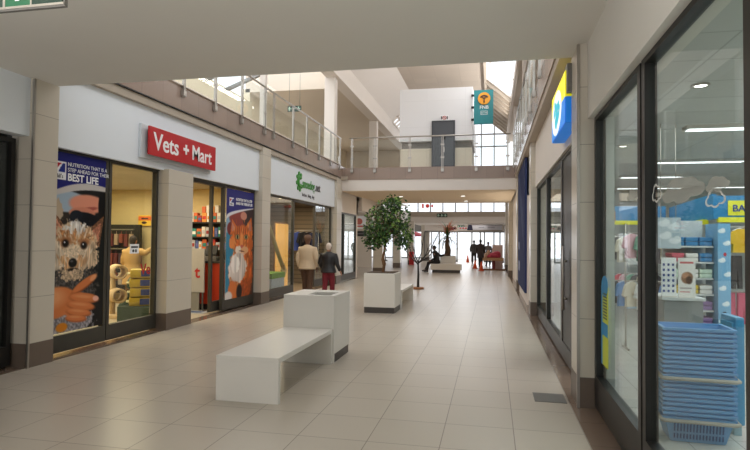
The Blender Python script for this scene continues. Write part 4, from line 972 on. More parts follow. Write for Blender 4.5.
b = MB(); b.box(-.45, .45, -.02, 0, -.3, .5); b.build('sheet', TXTW, t)
b = MB(); b.ball((0, -.02, .15), (.22, .008, .2)); b.box(-.3, .3, -.026, -.02, -.2, -.1); b.build('red_print', mat('poster_red', (206, 110, 96), .5), t)

# ------------------------------------------------------------------ pet shop contents
t = thing('cat_tree', 'cream plush cat scratching tree with two round tunnels in the pet shop window', 'cat tree', (-7.62, 10.15, 0))
PL = mat('plush_cream', (214, 188, 150), .95, var=.1, scale=30, bump=.3)
b = MB(); b.box(-.3, .3, -.25, .25, 0, .07, bev=.01); b.build('base', PL, t)
b = MB(); b.tube([(-.1, 0, .07), (-.1, 0, .95)], .055, n=14); b.build('post', mat('sisal', (196, 172, 132), .9, var=.15, scale=60, bump=.5), t)
for z in (.46, .95):
    b = MB(); n = 24
    for (r0, r1) in ((.15, .115),):
        b.lathe([(.115, -.2), (.15, -.2), (.15, .2), (.115, .2), (.115, -.2)], n=n, cap=False)
    o = b.build('tunnel', PL, t); o.rotation_euler = (R(90), 0, R(52)); o.location = (.05, -.06, z)
BAGY = mat('feed_bag_yellow', (198, 172, 56), .5, var=.25, scale=8, bump=.3)
bag0 = None
for k in range(4):
    lb = ['lowest yellow feed sack of the stack in the pet shop window', 'second yellow feed sack from the bottom of the stack', 'third yellow feed sack from the bottom of the stack', 'topmost yellow feed sack of the stack in the pet shop window'][k]
    loc = (-6.85+.015*(k % 2), 9.95, .3+.185*k)
    if bag0 is None:
        t = bag0 = thing('feed_sack', lb, 'sack', loc, R(35), 'yellow feed sacks')
        b = MB(); b.box(-.28, .28, -.2, .2, 0, .175, bev=.06); b.build('sack_body', BAGY, t)
        b = MB(); b.box(-.08, .1, -.207, .207, .03, .15, bev=.01); b.build('printed_label', mat('sack_blue', (48, 66, 140), .5), t)
        b = MB(); b.box(-.33, -.27, -.18, .18, .08, .095); b.build('seam', mat('sack_seam', (206, 200, 160), .6), t)
    else: dup(bag0, lb, loc)
tag(MB().box(-7.2, -6.5, 9.6, 10.3, 0, .3, bev=.01).build('pallet_box', mat('green_crate', (42, 66, 52), .7, var=.15)), 'dark green box under the yellow feed sacks', 'box')
GREENC = mat('cushion_green', (30, 66, 52), .85, var=.2, scale=10, bump=.3)
for k, (x, y, z, r, h, lb) in enumerate([(-7.35, 10.75, 0, .55, .3, 'lowest large dark green pet bed in the window'), (-7.25, 10.7, .28, .45, .26, 'middle dark green pet bed in the window heap'), (-7.5, 10.9, .5, .36, .28, 'topmost dark green pet bed in the window heap')]):
    t = thing('pet_bed', lb, 'pet bed', (x, y, z), .5*k, 'green pet beds')
    b = MB(); b.lathe([(r*.7, 0), (r, h*.25), (r, h*.7), (r*.86, h), (r*.72, h*.75), (.05, h*.6)], n=24); b.build('padded_body', GREENC, t)
# back racks with leads and toys
t = thing('display_rack', 'dark slatted rack against the back of the pet shop', 'rack', (-9.6, 12.95, 0))
b = MB(); b.box(-1.2, .55, -.05, .05, .2, 2.0); b.build('back_panel', mat('rack_black', (34, 32, 30), .6), t)
b = MB()
for z in (1.85, 1.35, .85): b.box(-1.2, .55, -.32, -.28, z, z+.03)
b.build('rail', GREYM, t)
pk = None; cols = [(120, 60, 50), (60, 70, 90), (150, 130, 110), (70, 50, 60), (120, 110, 60), (90, 40, 40), (160, 150, 140), (50, 80, 70)]
for r_, z in enumerate((1.8, 1.3, .8)):
    for k in range(12):
        b = MB(); x = -10.7+k*.145; w_ = .05; h = random.uniform(.26, .42)
        b.box(x-w_, x+w_, 12.6, 12.66, z-h, z-.05, bev=.008); b.tube([(x, 12.63, z-.06), (x, 12.63, z+.02)], .006, n=6)
        c = cols[(k*5+r_*3+k//3) % 8]
        tag(b.build('hanging_pack', mat('pack_%d_%d_%d' % c, c, .6, var=.15), None), '%s hanging pack from the left on the %s row of the pet shop rack' % (['first', 'second', 'third', 'fourth', 'fifth', 'sixth', 'seventh', 'eighth', 'ninth', 'tenth', 'eleventh', 'twelfth'][k], ['top', 'middle', 'bottom'][r_]), 'packet', 'hanging packs on the pet shop rack')
t = thing('wall_notice', 'small orange and yellow notice high on the pet shop wall', 'notice', (-9.1, 13.2, 2.12))
b = MB(); b.box(-.2, .2, -.02, 0, -.14, .14); b.build('sheet', mat('notice_yellow', (240, 196, 60), .6), t)
b = MB(); b.box(-.19, .19, -.026, -.02, .0, .11); b.build('orange_band', mat('notice_orange', (226, 110, 40), .6), t)
b = MB(); b.ball((-.02, -.024, -.06), (.08, .004, .035)); b.box(-.1, .1, -.028, -.026, .03, .07); b.build('print_marks', mat('notice_dark', (70, 40, 30), .6), t)
t = thing('notice_stand', 'blue and white notice the person in tan reaches toward', 'notice', (-7.45, 11.5, 1.5), R(10))
b = MB(); b.box(-.28, .28, -.012, .012, -.2, .2); b.build('sheet', mat('notice_blue', (44, 60, 110), .6), t)
b = MB(); b.box(-.24, .2, -.018, -.012, -.05, .05); b.box(-.2, .1, -.018, -.012, .09, .13); b.build('print_marks', TXTW, t)
b = MB(); b.tube([(0, .03, -.2), (0, .03, -1.5)], .02, n=8); b.build('stand_pole', GREYM, t)
b = MB(); b.cyl((0, .03), .18, -1.5, -1.47); b.build('stand_foot', GREYM, t)
tag(MB().box(-7.35, -6.55, 11.55, 11.6, 0, 1.2).build('reflection_panel', mat('reflection_grey', (150, 146, 136), .5)), 'grey panel standing in for a reflection behind the red Ve lettering', 'panel')  # solid panel standing in for a grey reflection on the glass
t = thing('window_sticker', 'white sticker with a small dark pet picture on the pet shop glass', 'sticker', (-5.932, 8.32, 1.46))
b = MB(); b.box(-.001, .002, -.12, .12, -.075, .085, bev=.0005); b.build('sheet', TXTW, t)
b = MB(); b.box(.002, .003, -.09, .09, .02, .05); b.ball((.002, -.03, -.03), (.002, .03, .025), n=10); b.ball((.002, .04, -.03), (.002, .025, .03), n=10); b.build('print_marks', mat('ink_black', (26, 26, 34), .5), t)
t = thing('window_lettering', 'red Ve lettering on the pet shop glass', 'lettering', (-5.932, 8.5, 1.02))
text('lettering', 'Ve', .26, (0, 0, 0), '+X', TXTR, t, ext=.001, off=.006)
# shelves and counter seen through the doorway
t = thing('shelving_unit', 'black shelving unit of packets behind the red counter', 'shelves', (-6.95, 13.0, 0))
SB = mat('shelf_black', (24, 22, 21), .5, var=.15)
b = MB(); b.box(-.95, .85, .14, .2, 0, 2.06); b.build('back_panel', SB, t)
for z in (1.0, 1.34, 1.67, 2.04): b = MB(); b.box(-.95, .85, -.2, .14, z, z+.03); b.build('shelf', SB, t)
for x in (-.97, .85): b = MB(); b.box(x, x+.03, -.2, .2, 0, 2.07); b.build('side_panel', SB, t)
pal = [(206, 96, 40), (230, 220, 206), (226, 150, 60), (70, 90, 150), (40, 130, 120), (190, 190, 196), (200, 50, 40), (110, 110, 170), (236, 236, 230), (150, 40, 40)]
nm = ['orange', 'cream', 'amber', 'blue', 'teal', 'grey', 'red', 'violet', 'white', 'maroon']
pref = {0: [0, 2, 0, 2, 1, 8, 9, 1], 1: [2, 1, 4, 7, 3, 5, 0, 4], 2: [7, 8, 5, 6, 6, 0, 3, 5]}
ordn = ['first', 'second', 'third', 'fourth', 'fifth', 'sixth', 'seventh', 'eighth', 'ninth', 'tenth', 'eleventh', 'twelfth', 'thirteenth', 'fourteenth', 'fifteenth', 'sixteenth']
for r_, z in enumerate((2.07, 1.70, 1.37)):
    x = -7.86; k = 0
    while x < -6.2 and k < 15:
        w_ = random.uniform(.08, .14); h = random.uniform(.18, .27) if r_ else (.24 if 4 < k < 11 else random.uniform(.17, .28)); ci = pref[r_][(k*3+k//2) % 8]
        t = thing('product_packet', '%s packet from the left on the %s shelf behind the red counter, %s' % (ordn[k], ['top', 'middle', 'lower'][r_], nm[ci]), 'packet', (x+w_/2, 12.95, z), group='packets on the %s shelf' % ['top', 'middle', 'lower'][r_])
        b = MB(); b.box(-w_/2+.004, w_/2-.004, -.08, .06, 0, h, bev=.008); b.build('carton', mat('packet_'+nm[ci], pal[ci], .5, var=.12, scale=12), t)
        b = MB(); b.box(-w_/2+.02, w_/2-.02, -.084, -.08, h*.3, h*.65); b.build('label_patch', mat('packet_'+nm[(ci+4) % 10], pal[(ci+4) % 10], .5, var=.12, scale=12), t)
        x += w_+.004; k += 1
for k in range(4):
    x = -7.2+.12*k; h = .16+.03*(k % 2)
    tag(MB().box(x-.05, x+.05, 12.86, 13.0, 2.31, 2.31+h, bev=.01).build('product_packet', mat('packet_'+nm[[0, 1, 2, 1][k]], pal[[0, 1, 2, 1][k]], .5)), '%s loose packet of the pile on top of the top shelf row' % ordn[k], 'packet', 'packets piled on the top shelf row')
t = thing('counter', 'red pet shop counter with dark top and black kick base', 'counter', (-6.8, 12.05, 0))
b = MB(); b.box(-.75, .65, -.3, .35, .14, 1.08, bev=.006); b.build('red_front', mat('counter_red', (196, 56, 26), .4, var=.06), t)
b = MB(); b.box(-.78, .68, -.34, .38, 1.08, 1.13, bev=.006); b.build('worktop', mat('counter_top', (52, 46, 44), .35), t)
b = MB(); b.box(-.7, .6, -.26, .3, 0, .14); b.build('kick_base', BLACK, t)
t = thing('notice_board', 'white board with a red mark standing before the red counter', 'board', (-6.62, 11.55, 0))
b = MB(); b.box(-.25, .2, -.02, .02, .42, 1.42, bev=.006); b.build('panel', mat('board_grey_white', (186, 182, 176), .5), t)
text('lettering', 't', .38, (-.03, -.024, .76), '-Y', TXTR, t, ext=.001, off=.008)
b = MB(); b.box(-.23, -.2, -.015, .015, 0, .42); b.box(.15, .18, -.015, .015, 0, .42); b.build('legs', GREYM, t)
t = thing('till', 'grey till with tilted screen on the red counter', 'till', (-6.55, 12.1, 1.13))
b = MB(); b.box(-.2, .2, -.15, .2, 0, .1, bev=.01); b.build('cash_drawer', mat('till_grey', (120, 116, 112), .5), t)
b = MB(); b.box(-.15, .15, -.02, .02, .13, .36, bev=.008, rot=Matrix.Rotation(R(-15), 3, 'X')); b.build('screen', BLACK, t)
b = MB(); b.box(-.03, .03, 0, .06, .1, .2); b.build('screen_stand', GREYM, t)
t = thing('card_tray', 'pale display tray of small cards beside the till', 'tray', (-6.95, 12.05, 1.13))
b = MB(); b.box(-.12, .12, -.1, .1, 0, .04, bev=.006); b.box(-.12, .12, .06, .1, .04, .2, bev=.006); b.build('tray_body', mat('tray_pale', (196, 190, 180), .5), t)
for k in range(3): b = MB(); b.box(-.1+.07*k, -.04+.07*k, -.04, -.02, .04, .14); b.build('card', mat('packet_'+nm[k*3], pal[k*3], .5), t)
t = thing('floor_mat', 'small blue and white mat inside the pet shop doorway', 'mat', (-6.5, 11.3, .001))
b = MB(); b.box(-.3, .3, -.2, .2, 0, .008, bev=.003); b.build('mat_field', mat('mat_pale', (176, 180, 186), .8), t)
b = MB(); b.box(-.2, .2, -.1, .1, .008, .011); b.build('blue_print', mat('mat_blue', (70, 90, 130), .8), t)

# ------------------------------------------------------------------ outdoor shop contents
t = thing('display_plinth', 'white and blue box plinth with artificial grass on top in outdoor shop window', 'plinth', (-6.35, 15.25, 0))
b = MB(); b.box(-.25, .25, -.55, .45, 0, .52, bev=.008); b.build('box', mat('plinth_bluewhite', (206, 214, 222), .5, var=.08), t)
b = MB(); b.box(-.27, .27, -.57, .47, .52, .68, bev=.02)
b.build('grass_top', mat('fake_grass', (116, 166, 48), .9, var=.3, scale=50, bump=.8), t)
t = thing('framed_picture', 'dark framed picture leaning above the grass plinth', 'picture', (-6.7, 15.15, .85))
b = MB(); b.box(-.02, .02, -.35, .35, 0, .85, bev=.005); b.build('frame', mat('frame_dark', (40, 30, 26), .5), t)
b = MB(); b.box(.02, .026, -.28, .28, .07, .78); b.build('print', mat('print_dark', (88, 56, 40), .5, var=.5, scale=5), t)
b = MB(); b.tube([(-.05, -.25, 0), (-.05, -.25, -.85)], .02); b.tube([(-.05, .25, 0), (-.05, .25, -.85)], .02); b.build('stand', mat('frame_dark', (40, 30, 26), .5), t)
t = thing('light_panel', 'glowing amber timber panel in the outdoor shop window', 'light panel', (-6.62, 16.85, 0))
b = MB(); b.box(-.05, .0, -.5, .5, .05, 2.15, bev=.008); b.build('board', mat('amber_panel', (236, 176, 92), .5, var=.15, scale=2, emit=.55), t)
b = MB(); b.box(-.1, -.05, -.52, .52, 0, 2.2); b.build('back_frame', mat('timber_brown', (120, 84, 52), .6), t)
t = thing('timber_pole', 'long pale timber pole leaning across the outdoor shop window', 'pole', (-6.25, 15.0, 0))
b = MB(); b.tube([(0, -.9, 2.8), (0, 1.0, .75)], .06, n=12); b.build('shaft', mat('pole_timber', (206, 176, 116), .6, var=.12), t)
b = MB(); b.box(-.02, .02, .85, 1.2, .55, .85, bev=.01, rot=Matrix.Rotation(R(-45), 3, 'X')); b.build('blade', mat('pole_timber', (206, 176, 116), .6), t)
t = thing('clothes_rail', 'steel rail carrying dark jackets deep in the outdoor shop', 'clothes rail', (-7.0, 19.3, 0))
b = MB(); b.tube([(-.8, 0, 1.98), (.8, 0, 1.98)], .015); b.build('bar', STEEL, t)
for x in (-.8, .8): b = MB(); b.tube([(x, 0, 0), (x, 0, 1.98)], .015); b.box(x-.02, x+.02, -.2, .2, 0, .03); b.build('upright', STEEL, t)
def garment(mb, w, h, d=.05, sleeves=True, y0=0):
    """hanging top: shoulders, body, sleeves; top at z=0"""
    prof = [(-.04, 0), (-w*.5, -.05), (-w*.72, -h*.55), (-w*.56, -h*.6), (-w*.42, -.2), (-w*.45, -h), (w*.45, -h), (w*.42, -.2), (w*.56, -h*.6), (w*.72, -h*.55), (w*.5, -.05), (.04, 0)] if sleeves else [(-w*.45, 0), (-w*.5, -h), (-.02, -h), (0, -h*.4), (.02, -h), (w*.5, -h), (w*.45, 0)]
    mb.prism(prof, 'Y', y0-d/2, y0+d/2)
    return mb
jc = [(34, 32, 34), (60, 70, 120), (28, 28, 32), (70, 90, 170), (40, 40, 44), (36, 30, 34), (52, 56, 84)]
for k in range(7):
    t = thing('hanging_jacket', '%s jacket from the left on the outdoor shop rail' % ordn[k], 'jacket', (-7.65+.22*k, 19.3-.02, 1.93), R(55), 'jackets on the outdoor shop rail')
    b = MB(); garment(b, .42, .68, .07); b.build('cloth', mat('jacket_%d' % k, jc[k], .8, var=.15), t)
    b = MB(); b.tube([(-.15, 0, -.03), (0, 0, .02), (.15, 0, -.03)], .008, n=6); b.tube([(0, 0, .02), (0, .0, .07)], .005, n=6); b.build('hanger', STEEL, t)

# ------------------------------------------------------------------ clothing shop contents behind the tall glass
BBL = mat('basket_blue', (104, 160, 212), .4, var=.05); GH = mat('handle_grey', (172, 168, 160), .5)
def basket_mesh(slots):
    b = MB(); h = .215
    def ring(z, e): return [(-.255+e, -.17+e*.8, z), (.255-e, -.17+e*.8, z), (.255-e, .17-e*.8, z), (-.255+e, .17-e*.8, z)]
    bm = b.bm
    def loop(p): return [bm.verts.new(q) for q in p]
    rim0 = loop(ring(h, -.02)); rim1 = loop(ring(h-.022, -.02)); rim2 = loop(ring(h-.022, .0)); bot = loop(ring(0, .05)); in0 = loop(ring(h, .004)); in1 = loop(ring(.008, .055))
    def band(a, c):
        for k in range(4): bm.faces.new((a[k], a[(k+1) % 4], c[(k+1) % 4], c[k]))
    band(rim0, rim1); band(rim1, rim2); band(rim2, bot); band(in0, rim0); band(in1, in0); bm.faces.new(bot[::-1]); bm.faces.new(in1)
    bmesh.ops.recalc_face_normals(bm, faces=list(bm.faces))
    return b
bk0 = None; stack = []
for k in range(20):
    nm_ = 'lowest' if k == 0 else ('topmost' if k == 19 else ordn[k] if k < 16 else ['seventeenth', 'eighteenth', 'nineteenth'][k-16])
    lb = '%s blue shopping basket in the stack behind the glass%s' % (nm_, '' if k in (0, 19) else ', counted from the bottom')
    loc = (1.68+.003*math.sin(k*2.1), 5.2+.003*math.cos(k*1.7), .002+.0385*k)
    if bk0 is None:
        t = bk0 = thing('shopping_basket', lb, 'basket', loc, R(-3), 'blue baskets in the stack')
        basket_mesh(True).build('basket_body', BBL, t)
    else: t = dup(bk0, lb, loc)
    stack.append(t)
for k in (0, 9):
    t = stack[k]; b = MB(); z = .2
    b.tube([(-.285, .0, z), (-.285, -.2, z-.01), (-.26, -.212, z-.012), (.26, -.212, z-.012), (.285, -.2, z-.01), (.285, 0, z)], .016, n=8); b.build('handle', GH, t, label='grey swing handle')
t = stack[0]; b = MB()
for i in range(16):
    x = -.18+.024*i
    for (z0, z1) in ((.03, .07), (.09, .17)):
        yy = -.134-.16*((z0+z1)/2)/.215*.23-.006
        b.box(x-.005, x+.005, yy-.003, yy+.003, z0, z1, rot=Matrix.Rotation(R(11), 3, 'X'))
b.build('slots', mat('basket_slot', (40, 84, 140), .6), t)
t = thing('plastic_tray', 'tall light blue plastic tray standing on end beside the basket stack', 'tray', (2.08, 5.45, .1))
b = MB(); b.box(-.035, .035, -.16, .16, 0, .92, bev=.02); b.build('tray_body', mat('tray_blue', (70, 150, 196), .4), t)
b = MB(); b.box(-.05, -.03, -.13, .13, .05, .87, bev=.008); b.build('tray_rim', mat('tray_blue_rim', (96, 170, 210), .4), t)
b = MB(); b.box(-.03, .03, -.1, .1, -.1, 0); b.build('foot', mat('tray_foot', (160, 190, 200), .5), t)
t = thing('display_counter', 'plain grey counter block under the two leaflet stands', 'counter', (1.92, 6.45, 0))
b = MB(); b.box(-.17, .2, -.2, .35, 0, 1.06, bev=.005); b.build('cabinet', mat('counter_grey', (140, 142, 142), .6), t)
b = MB(); b.box(-.19, .22, -.22, .37, 1.06, 1.09, bev=.004); b.build('top', mat('counter_white', (200, 202, 202), .5), t)
t = thing('leaflet_stand', 'white leaflet card with rows of small blue marks', 'display card', (1.83, 6.3, 1.09))
b = MB(); b.box(-.09, .05, -.01, .01, 0, .41); b.build('card', TXTW, t)
b = MB()
for i in range(6):
    for j in range(3): b.box(-.08+.045*j, -.06+.045*j, -.014, -.01, .05+.055*i, .075+.055*i)
b.build('print_marks', TXTB, t); b = MB(); b.box(-.09, .05, -.03, .03, 0, .012); b.build('foot', OFFW, t)
t = thing('leaflet_stand', 'white display card with a brown photograph of a baby', 'display card', (1.97, 6.28, 1.09))
cv = Canvas(30, 80, (232, 228, 224), 2.6); cv.ell(.5, .5, .34, .15, (150, 110, 84), soft=.2, rot=20); cv.ell(.4, .44, .2, .07, (190, 140, 110), soft=.2); cv.ell(.62, .56, .2, .1, (84, 60, 50), soft=.3); cv.poly([(.1, .1), (.9, .1), (.9, .14), (.1, .14)], (206, 110, 110)); cv.poly([(.1, .75), (.8, .75), (.8, .78), (.1, .78)], (170, 160, 160)); cv.poly([(.1, .84), (.7, .84), (.7, .87), (.1, .87)], (206, 110, 110))
painted('printed_face', 30, 80, (-.075, -.012, .41), (.16, 0, 0), (0, 0, -.41), cv.c, PAINT, t)
b = MB(); b.box(-.075, .085, -.01, .01, 0, .41); b.build('card', TXTW, t); b = MB(); b.box(-.07, .08, -.03, .03, 0, .012); b.build('foot', OFFW, t)
t = thing('display_column', 'sky blue printed column with clouds and a small penguin', 'display column', (2.78, 7.5, 0))
b = MB(); b.box(-.07, .07, .0, .4, 0, 1.9); b.build('column_body', mat('column_blue', (130, 176, 210), .6), t)
cv = Canvas(30, 200, (126, 176, 214), 13)
for (u, v) in ((.3, .05), (.7, .13), (.3, .24), (.75, .33), (.35, .42), (.6, .52), (.3, .63)): cv.ell(u, v, .3, .013, (226, 234, 242), soft=.3); cv.ell(u+.1, v-.008, .18, .012, (236, 240, 246), soft=.3)
cv.ell(.55, .2, .12, .012, (206, 70, 80), soft=.3); cv.ell(.5, .62, .3, .04, (36, 40, 56), soft=.2); cv.ell(.5, .63, .18, .03, (240, 240, 240), soft=.3); cv.ell(.5, .585, .18, .018, (36, 40, 56), soft=.2); cv.ell(.5, .592, .07, .007, (240, 170, 60), soft=.3)
painted('printed_face', 30, 200, (-.07, -.003, 1.9), (.14, 0, 0), (0, 0, -1.9), cv.c, PAINT, t)
t = thing('shelving_unit', 'white shelving unit of folded clothes beside the sky blue column', 'shelves', (2.5, 7.6, 0))
b = MB(); b.box(-.28, .2, .38, .42, 0, 1.95); b.build('back_panel', mat('shelf_white', (206, 208, 208), .6), t)
shz = [.35, .62, .82, 1.02, 1.22, 1.42, 1.62]
for z in shz: b = MB(); b.box(-.28, .2, 0, .38, z-.02, z); b.build('shelf', mat('shelf_white', (206, 208, 208), .6), t)
fc = [((226, 190, 196), 'pale pink'), ((230, 226, 222), 'white'), ((150, 120, 170), 'lilac'), ((110, 180, 214), 'light blue'), ((206, 176, 50), 'yellow'), ((206, 224, 206), 'pale green'), ((206, 90, 110), 'rose'), ((70, 130, 180), 'mid blue')]
rows = [[1, 2, 0], [0, 1, 2], [3, 3, 2], [4, 4, 1], [5, 1, 5], [6, 1, 7], [7, 7, 7]]
for r_, z in enumerate(shz):
    for c_ in range(3):
        for q in range(2):
            ci = rows[r_][c_]; x = 2.5-.2+.16*c_
            tag(MB().box(x-.072, x+.072, 7.62, 7.9, z+.002+.055*q, z+.054+.055*q, bev=.015).build('folded_garment', mat('cloth_'+fc[ci][1].replace(' ', '_'), fc[ci][0], .8, var=.1)), '%s folded garment, %s of a pair, %s column, %s shelf from the floor' % (fc[ci][1], ['lower', 'upper'][q], ['left', 'middle', 'right'][c_], ordn[r_]), 'garment', 'folded clothes on the white shelves')
def rail(label, x0, x1, y, z):
    t = thing('clothes_rail', label, 'clothes rail', ((x0+x1)/2, y, 0)); w_ = (x1-x0)/2
    b = MB(); b.tube([(-w_, 0, z), (w_, 0, z)], .012); b.build('bar', STEEL, t)
    for s_ in (-w_, w_): b = MB(); b.tube([(s_, 0, 0), (s_, 0, z)], .012); b.build('upright', STEEL, t)
    return t
rail('upper steel rail holding the yellow tops', 2.95, 4.6, 7.85, 1.86)
rail('lower steel rail holding the pink trousers', 2.92, 4.6, 8.0, 1.03)
for k in range(8):
    t = thing('yellow_shirt', '%s yellow top from the left on the upper rail' % ordn[k], 'top', (3.07+.2*k, 7.8, 1.84), R(12), 'yellow tops on the rail')
    b = MB(); garment(b, .22, .3, .04); b.build('cloth', mat('cloth_mustard', (222, 176, 48), .8, var=.12), t)
    b = MB(); b.tube([(-.09, 0, -.02), (0, 0, .01), (.09, 0, -.02)], .006, n=6); b.build('hanger', TXTW, t)
    t = thing('hanging_trousers', '%s dark trousers from the left below the yellow tops' % ordn[k], 'trousers', (3.05+.19*k, 7.85, 1.5), R(12), 'dark trousers on the rail')
    b = MB(); garment(b, .13, .42, .04, False); b.build('cloth', mat('cloth_charcoal', (56, 54, 58), .8, var=.15), t)
    t = thing('hanging_trousers', '%s pink trousers from the left on the lower rail' % ordn[k], 'trousers', (3.0+.16*k, 7.95, 1.02), R(12), 'pink trousers on the rail')
    b = MB(); garment(b, .15, .4, .04, False); b.build('cloth', mat('cloth_pink', (214, 96, 122), .8, var=.12), t)
# blue header fascias
t = thing('header_sign', 'blue header board with yellow Babies plate', 'sign', (4.2, 8.5, 2.12))
HB = mat('header_blue', (40, 128, 182), .5, var=.06, emit=.05); HY = mat('header_yellow', (226, 222, 50), .5, emit=.1)
b = MB(); b.box(-1.18, 2, 0, .06, -.12, .2); b.build('board', HB, t)
b = MB(); b.box(-1.12, 2, -.01, .06, -.17, -.1); b.build('yellow_edge', HY, t)
b = MB(); b.box(-1.0, -.3, -.015, 0, -.075, .13); b.build('yellow_plate', HY, t)
text('lettering', 'BABIES', .13, (-.95, -.017, -.02), '-Y', TXTB, t, off=.003)
t = thing('header_sign', 'slanting plain blue header board running back into the clothing shop', 'sign', (3.1, 8.7, 2.12))
b = MB(); b.prism([(-.03, 0), (.36, 3.3), (.42, 3.3), (.03, 0)], 'Z', -.12, .24); b.build('board', HB, t)
b = MB(); b.prism([(-.045, .3), (.34, 3.3), (.42, 3.3), (.03, .3)], 'Z', -.18, -.11); b.build('yellow_edge', HY, t)
t = thing('header_sign', 'blue header board at the back left of the clothing shop', 'sign', (2.8, 12.0, 2.15))
b = MB(); b.box(-.9, .6, 0, .06, -.06, .24); b.build('board', HB, t)
b = MB(); b.box(-.9, .6, -.01, .06, -.13, -.05); b.build('yellow_edge', HY, t)
b = MB(); b.box(-.62, -.35, -.02, 0, -.08, .14); b.build('orange_plate', mat('header_orange', (226, 156, 60), .5), t)
# gondolas and racks deeper in the shop
gc = [(206, 60, 80), (80, 140, 200), (236, 236, 236), (90, 90, 96), (230, 180, 190), (170, 190, 210), (60, 60, 66), (220, 210, 190), (120, 170, 150)]
gn = ['red', 'blue', 'white', 'grey', 'pink', 'pale blue', 'black', 'cream', 'green']
for gi, (gx, gy, n, lb, rowsz) in enumerate([(2.05, 10.2, 6, 'nearer steel garment rack seen left of the dark mullion', (1.75, 1.0)), (2.75, 11.6, 8, 'rear garment rack under the back blue header', (1.8, 1.05)), (2.55, 9.3, 5, 'garment rack behind the cloud panel', (1.8, 1.05))]):
    t = thing('clothes_rack', lb, 'clothes rack', (gx, gy, 0)); w_ = .5
    for z in rowsz: b = MB(); b.tube([(-w_, 0, z), (w_, 0, z)], .012); b.build('bar', STEEL, t)
    for s_ in (-w_, w_): b = MB(); b.tube([(s_, 0, 0), (s_, 0, 1.95)], .014); b.box(s_-.015, s_+.015, -.2, .2, 0, .03); b.build('upright', STEEL, t)
    for r_, z in enumerate(rowsz):
        for k in range(n):
            ci = (k*4+r_*3+gi*2) % 9
            t = thing('hanging_garment', '%s %s garment on the %s bar of the %s' % (ordn[k], gn[ci], ['upper', 'lower'][r_], ['nearer rack left of the mullion', 'rear rack under the back header', 'rack behind the cloud panel'][gi]), 'garment', (gx-w_+.08+(2*w_-.14)*k/n, gy-.02, z-.01), R(30), 'garments on the '+['nearer rack', 'rear rack', 'cloud panel rack'][gi])
            b = MB(); garment(b, .24, .38+.04*(k % 3), .05); b.build('cloth', mat('garment_'+gn[ci].replace(' ', '_'), gc[ci], .8, var=.12), t)
            b = MB(); b.tube([(-.09, 0, -.02), (0, 0, .01), (.09, 0, -.02)], .006, n=6); b.build('hanger', TXTW, t)
t = thing('cloud_banner', 'pale hanging panel printed with white clouds above the leaflet stands', 'panel', (1.98, 7.0, 1.75))
cv = Canvas(40, 50, (176, 190, 200), 1.3)
for (u, v) in ((.3, .2), (.7, .3), (.35, .6), (.75, .75)): cv.ell(u, v, .25, .1, (214, 220, 226), soft=.2); cv.ell(u+.1, v-.06, .15, .09, (220, 226, 230), soft=.2)
painted('printed_face', 40, 50, (-.1, -.012, .2), (.26, 0, 0), (0, 0, -.36), cv.c, PAINT, t)
b = MB(); b.box(-.1, .16, -.01, .01, -.16, .2); b.build('board', OFFW, t); [MB().tube([(q_, 0, .2), (q_, 0, 1.3)], .004, n=6).build('hanger', STEEL, t) for q_ in (-.05, .11)]
# stickers on the tall glass
def cloud(name, label, y, z, w, h, m, outline=False):
    """flat cloud decal on the inside of the glass; y is its centre"""
    b = MB(); cs = [(-.32, -.1, .2), (-.12, .12, .27), (.14, .06, .24), (.33, -.08, .19), (.0, -.14, .24)]
    pts = []
    for k in range(72):
        a = 2*math.pi*k/72; best = 0
        for (cx, cz, r) in cs:
            dx, dz = math.cos(a), math.sin(a); q = cx*dx+cz*dz; disc = q*q-(cx*cx+cz*cz-r*r)
            if disc > 0: best = max(best, q+math.sqrt(disc))
        pts.append((best*math.cos(a), best*math.sin(a)))
    if outline:
        n = len(pts)
        for k in range(n):
            p, q = pts[k], pts[(k+1) % n]
            b.quad((1.032, y-p[0]*w, z+p[1]*h), (1.032, y-q[0]*w, z+q[1]*h), (1.032, y-q[0]*w*.82, z+q[1]*h*.78), (1.032, y-p[0]*w*.82, z+p[1]*h*.78))
    else:
        vs = [b.bm.verts.new((1.032, y-p[0]*w, z+p[1]*h)) for p in pts]; b.bm.faces.new(vs)
    return tag(b.build(name, m), label, 'sticker')
def decal(name, c, a):
    m = mat(name, c, .6, var=.03); N = m.node_tree.nodes; Lk = m.node_tree.links; o = N['Material Output']; t = N.new('ShaderNodeBsdfTransparent'); x = N.new('ShaderNodeMixShader')
    x.inputs[0].default_value = a; Lk.new(t.outputs[0], x.inputs[1]); Lk.new(N['Principled BSDF'].outputs[0], x.inputs[2]); Lk.new(x.outputs[0], o.inputs[0]); return m
CG = decal('decal_grey', (190, 190, 184), .6); CW = decal('decal_white', (236, 236, 232), .85)
cloud('cloud_sticker', 'large plain grey cloud sticker on the tall glass', 3.36, 1.95, .68, .2, CG)
cloud('cloud_sticker', 'small white outlined cloud sticker on the tall glass', 2.885, 1.865, .24, .12, CW, True)
cloud('cloud_sticker', 'grey cloud sticker behind the outlined cloud sticker', 2.86, 1.93, .28, .1, CG)
cloud('cloud_sticker', 'white outlined cloud sticker beside the dark mullion', 3.83, 1.97, .2, .16, CW, True)
cloud('cloud_sticker', 'small grey cloud sticker left of the dark mullion', 4.46, 2.01, .3, .12, CG)
t = thing('window_sticker', 'tall blue and yellow sticker strip low on the glass by the right pillar', 'sticker', (1.032, 5.5, .5))
b = MB(); b.box(-.001, .002, -.14, .16, 0, .74); b.build('yellow_strip', mat('sticker_yellow', (206, 214, 60), .5, var=.05), t)
b = MB(); b.box(-.002, -.001, -.14, .16, .28, .4); b.ball((-.001, .01, .74), (.002, .15, .1), n=16); b.box(-.003, -.002, .1, .16, 0, .74); b.build('blue_blocks', mat('sticker_blue', (36, 140, 196), .5), t)
b = MB()
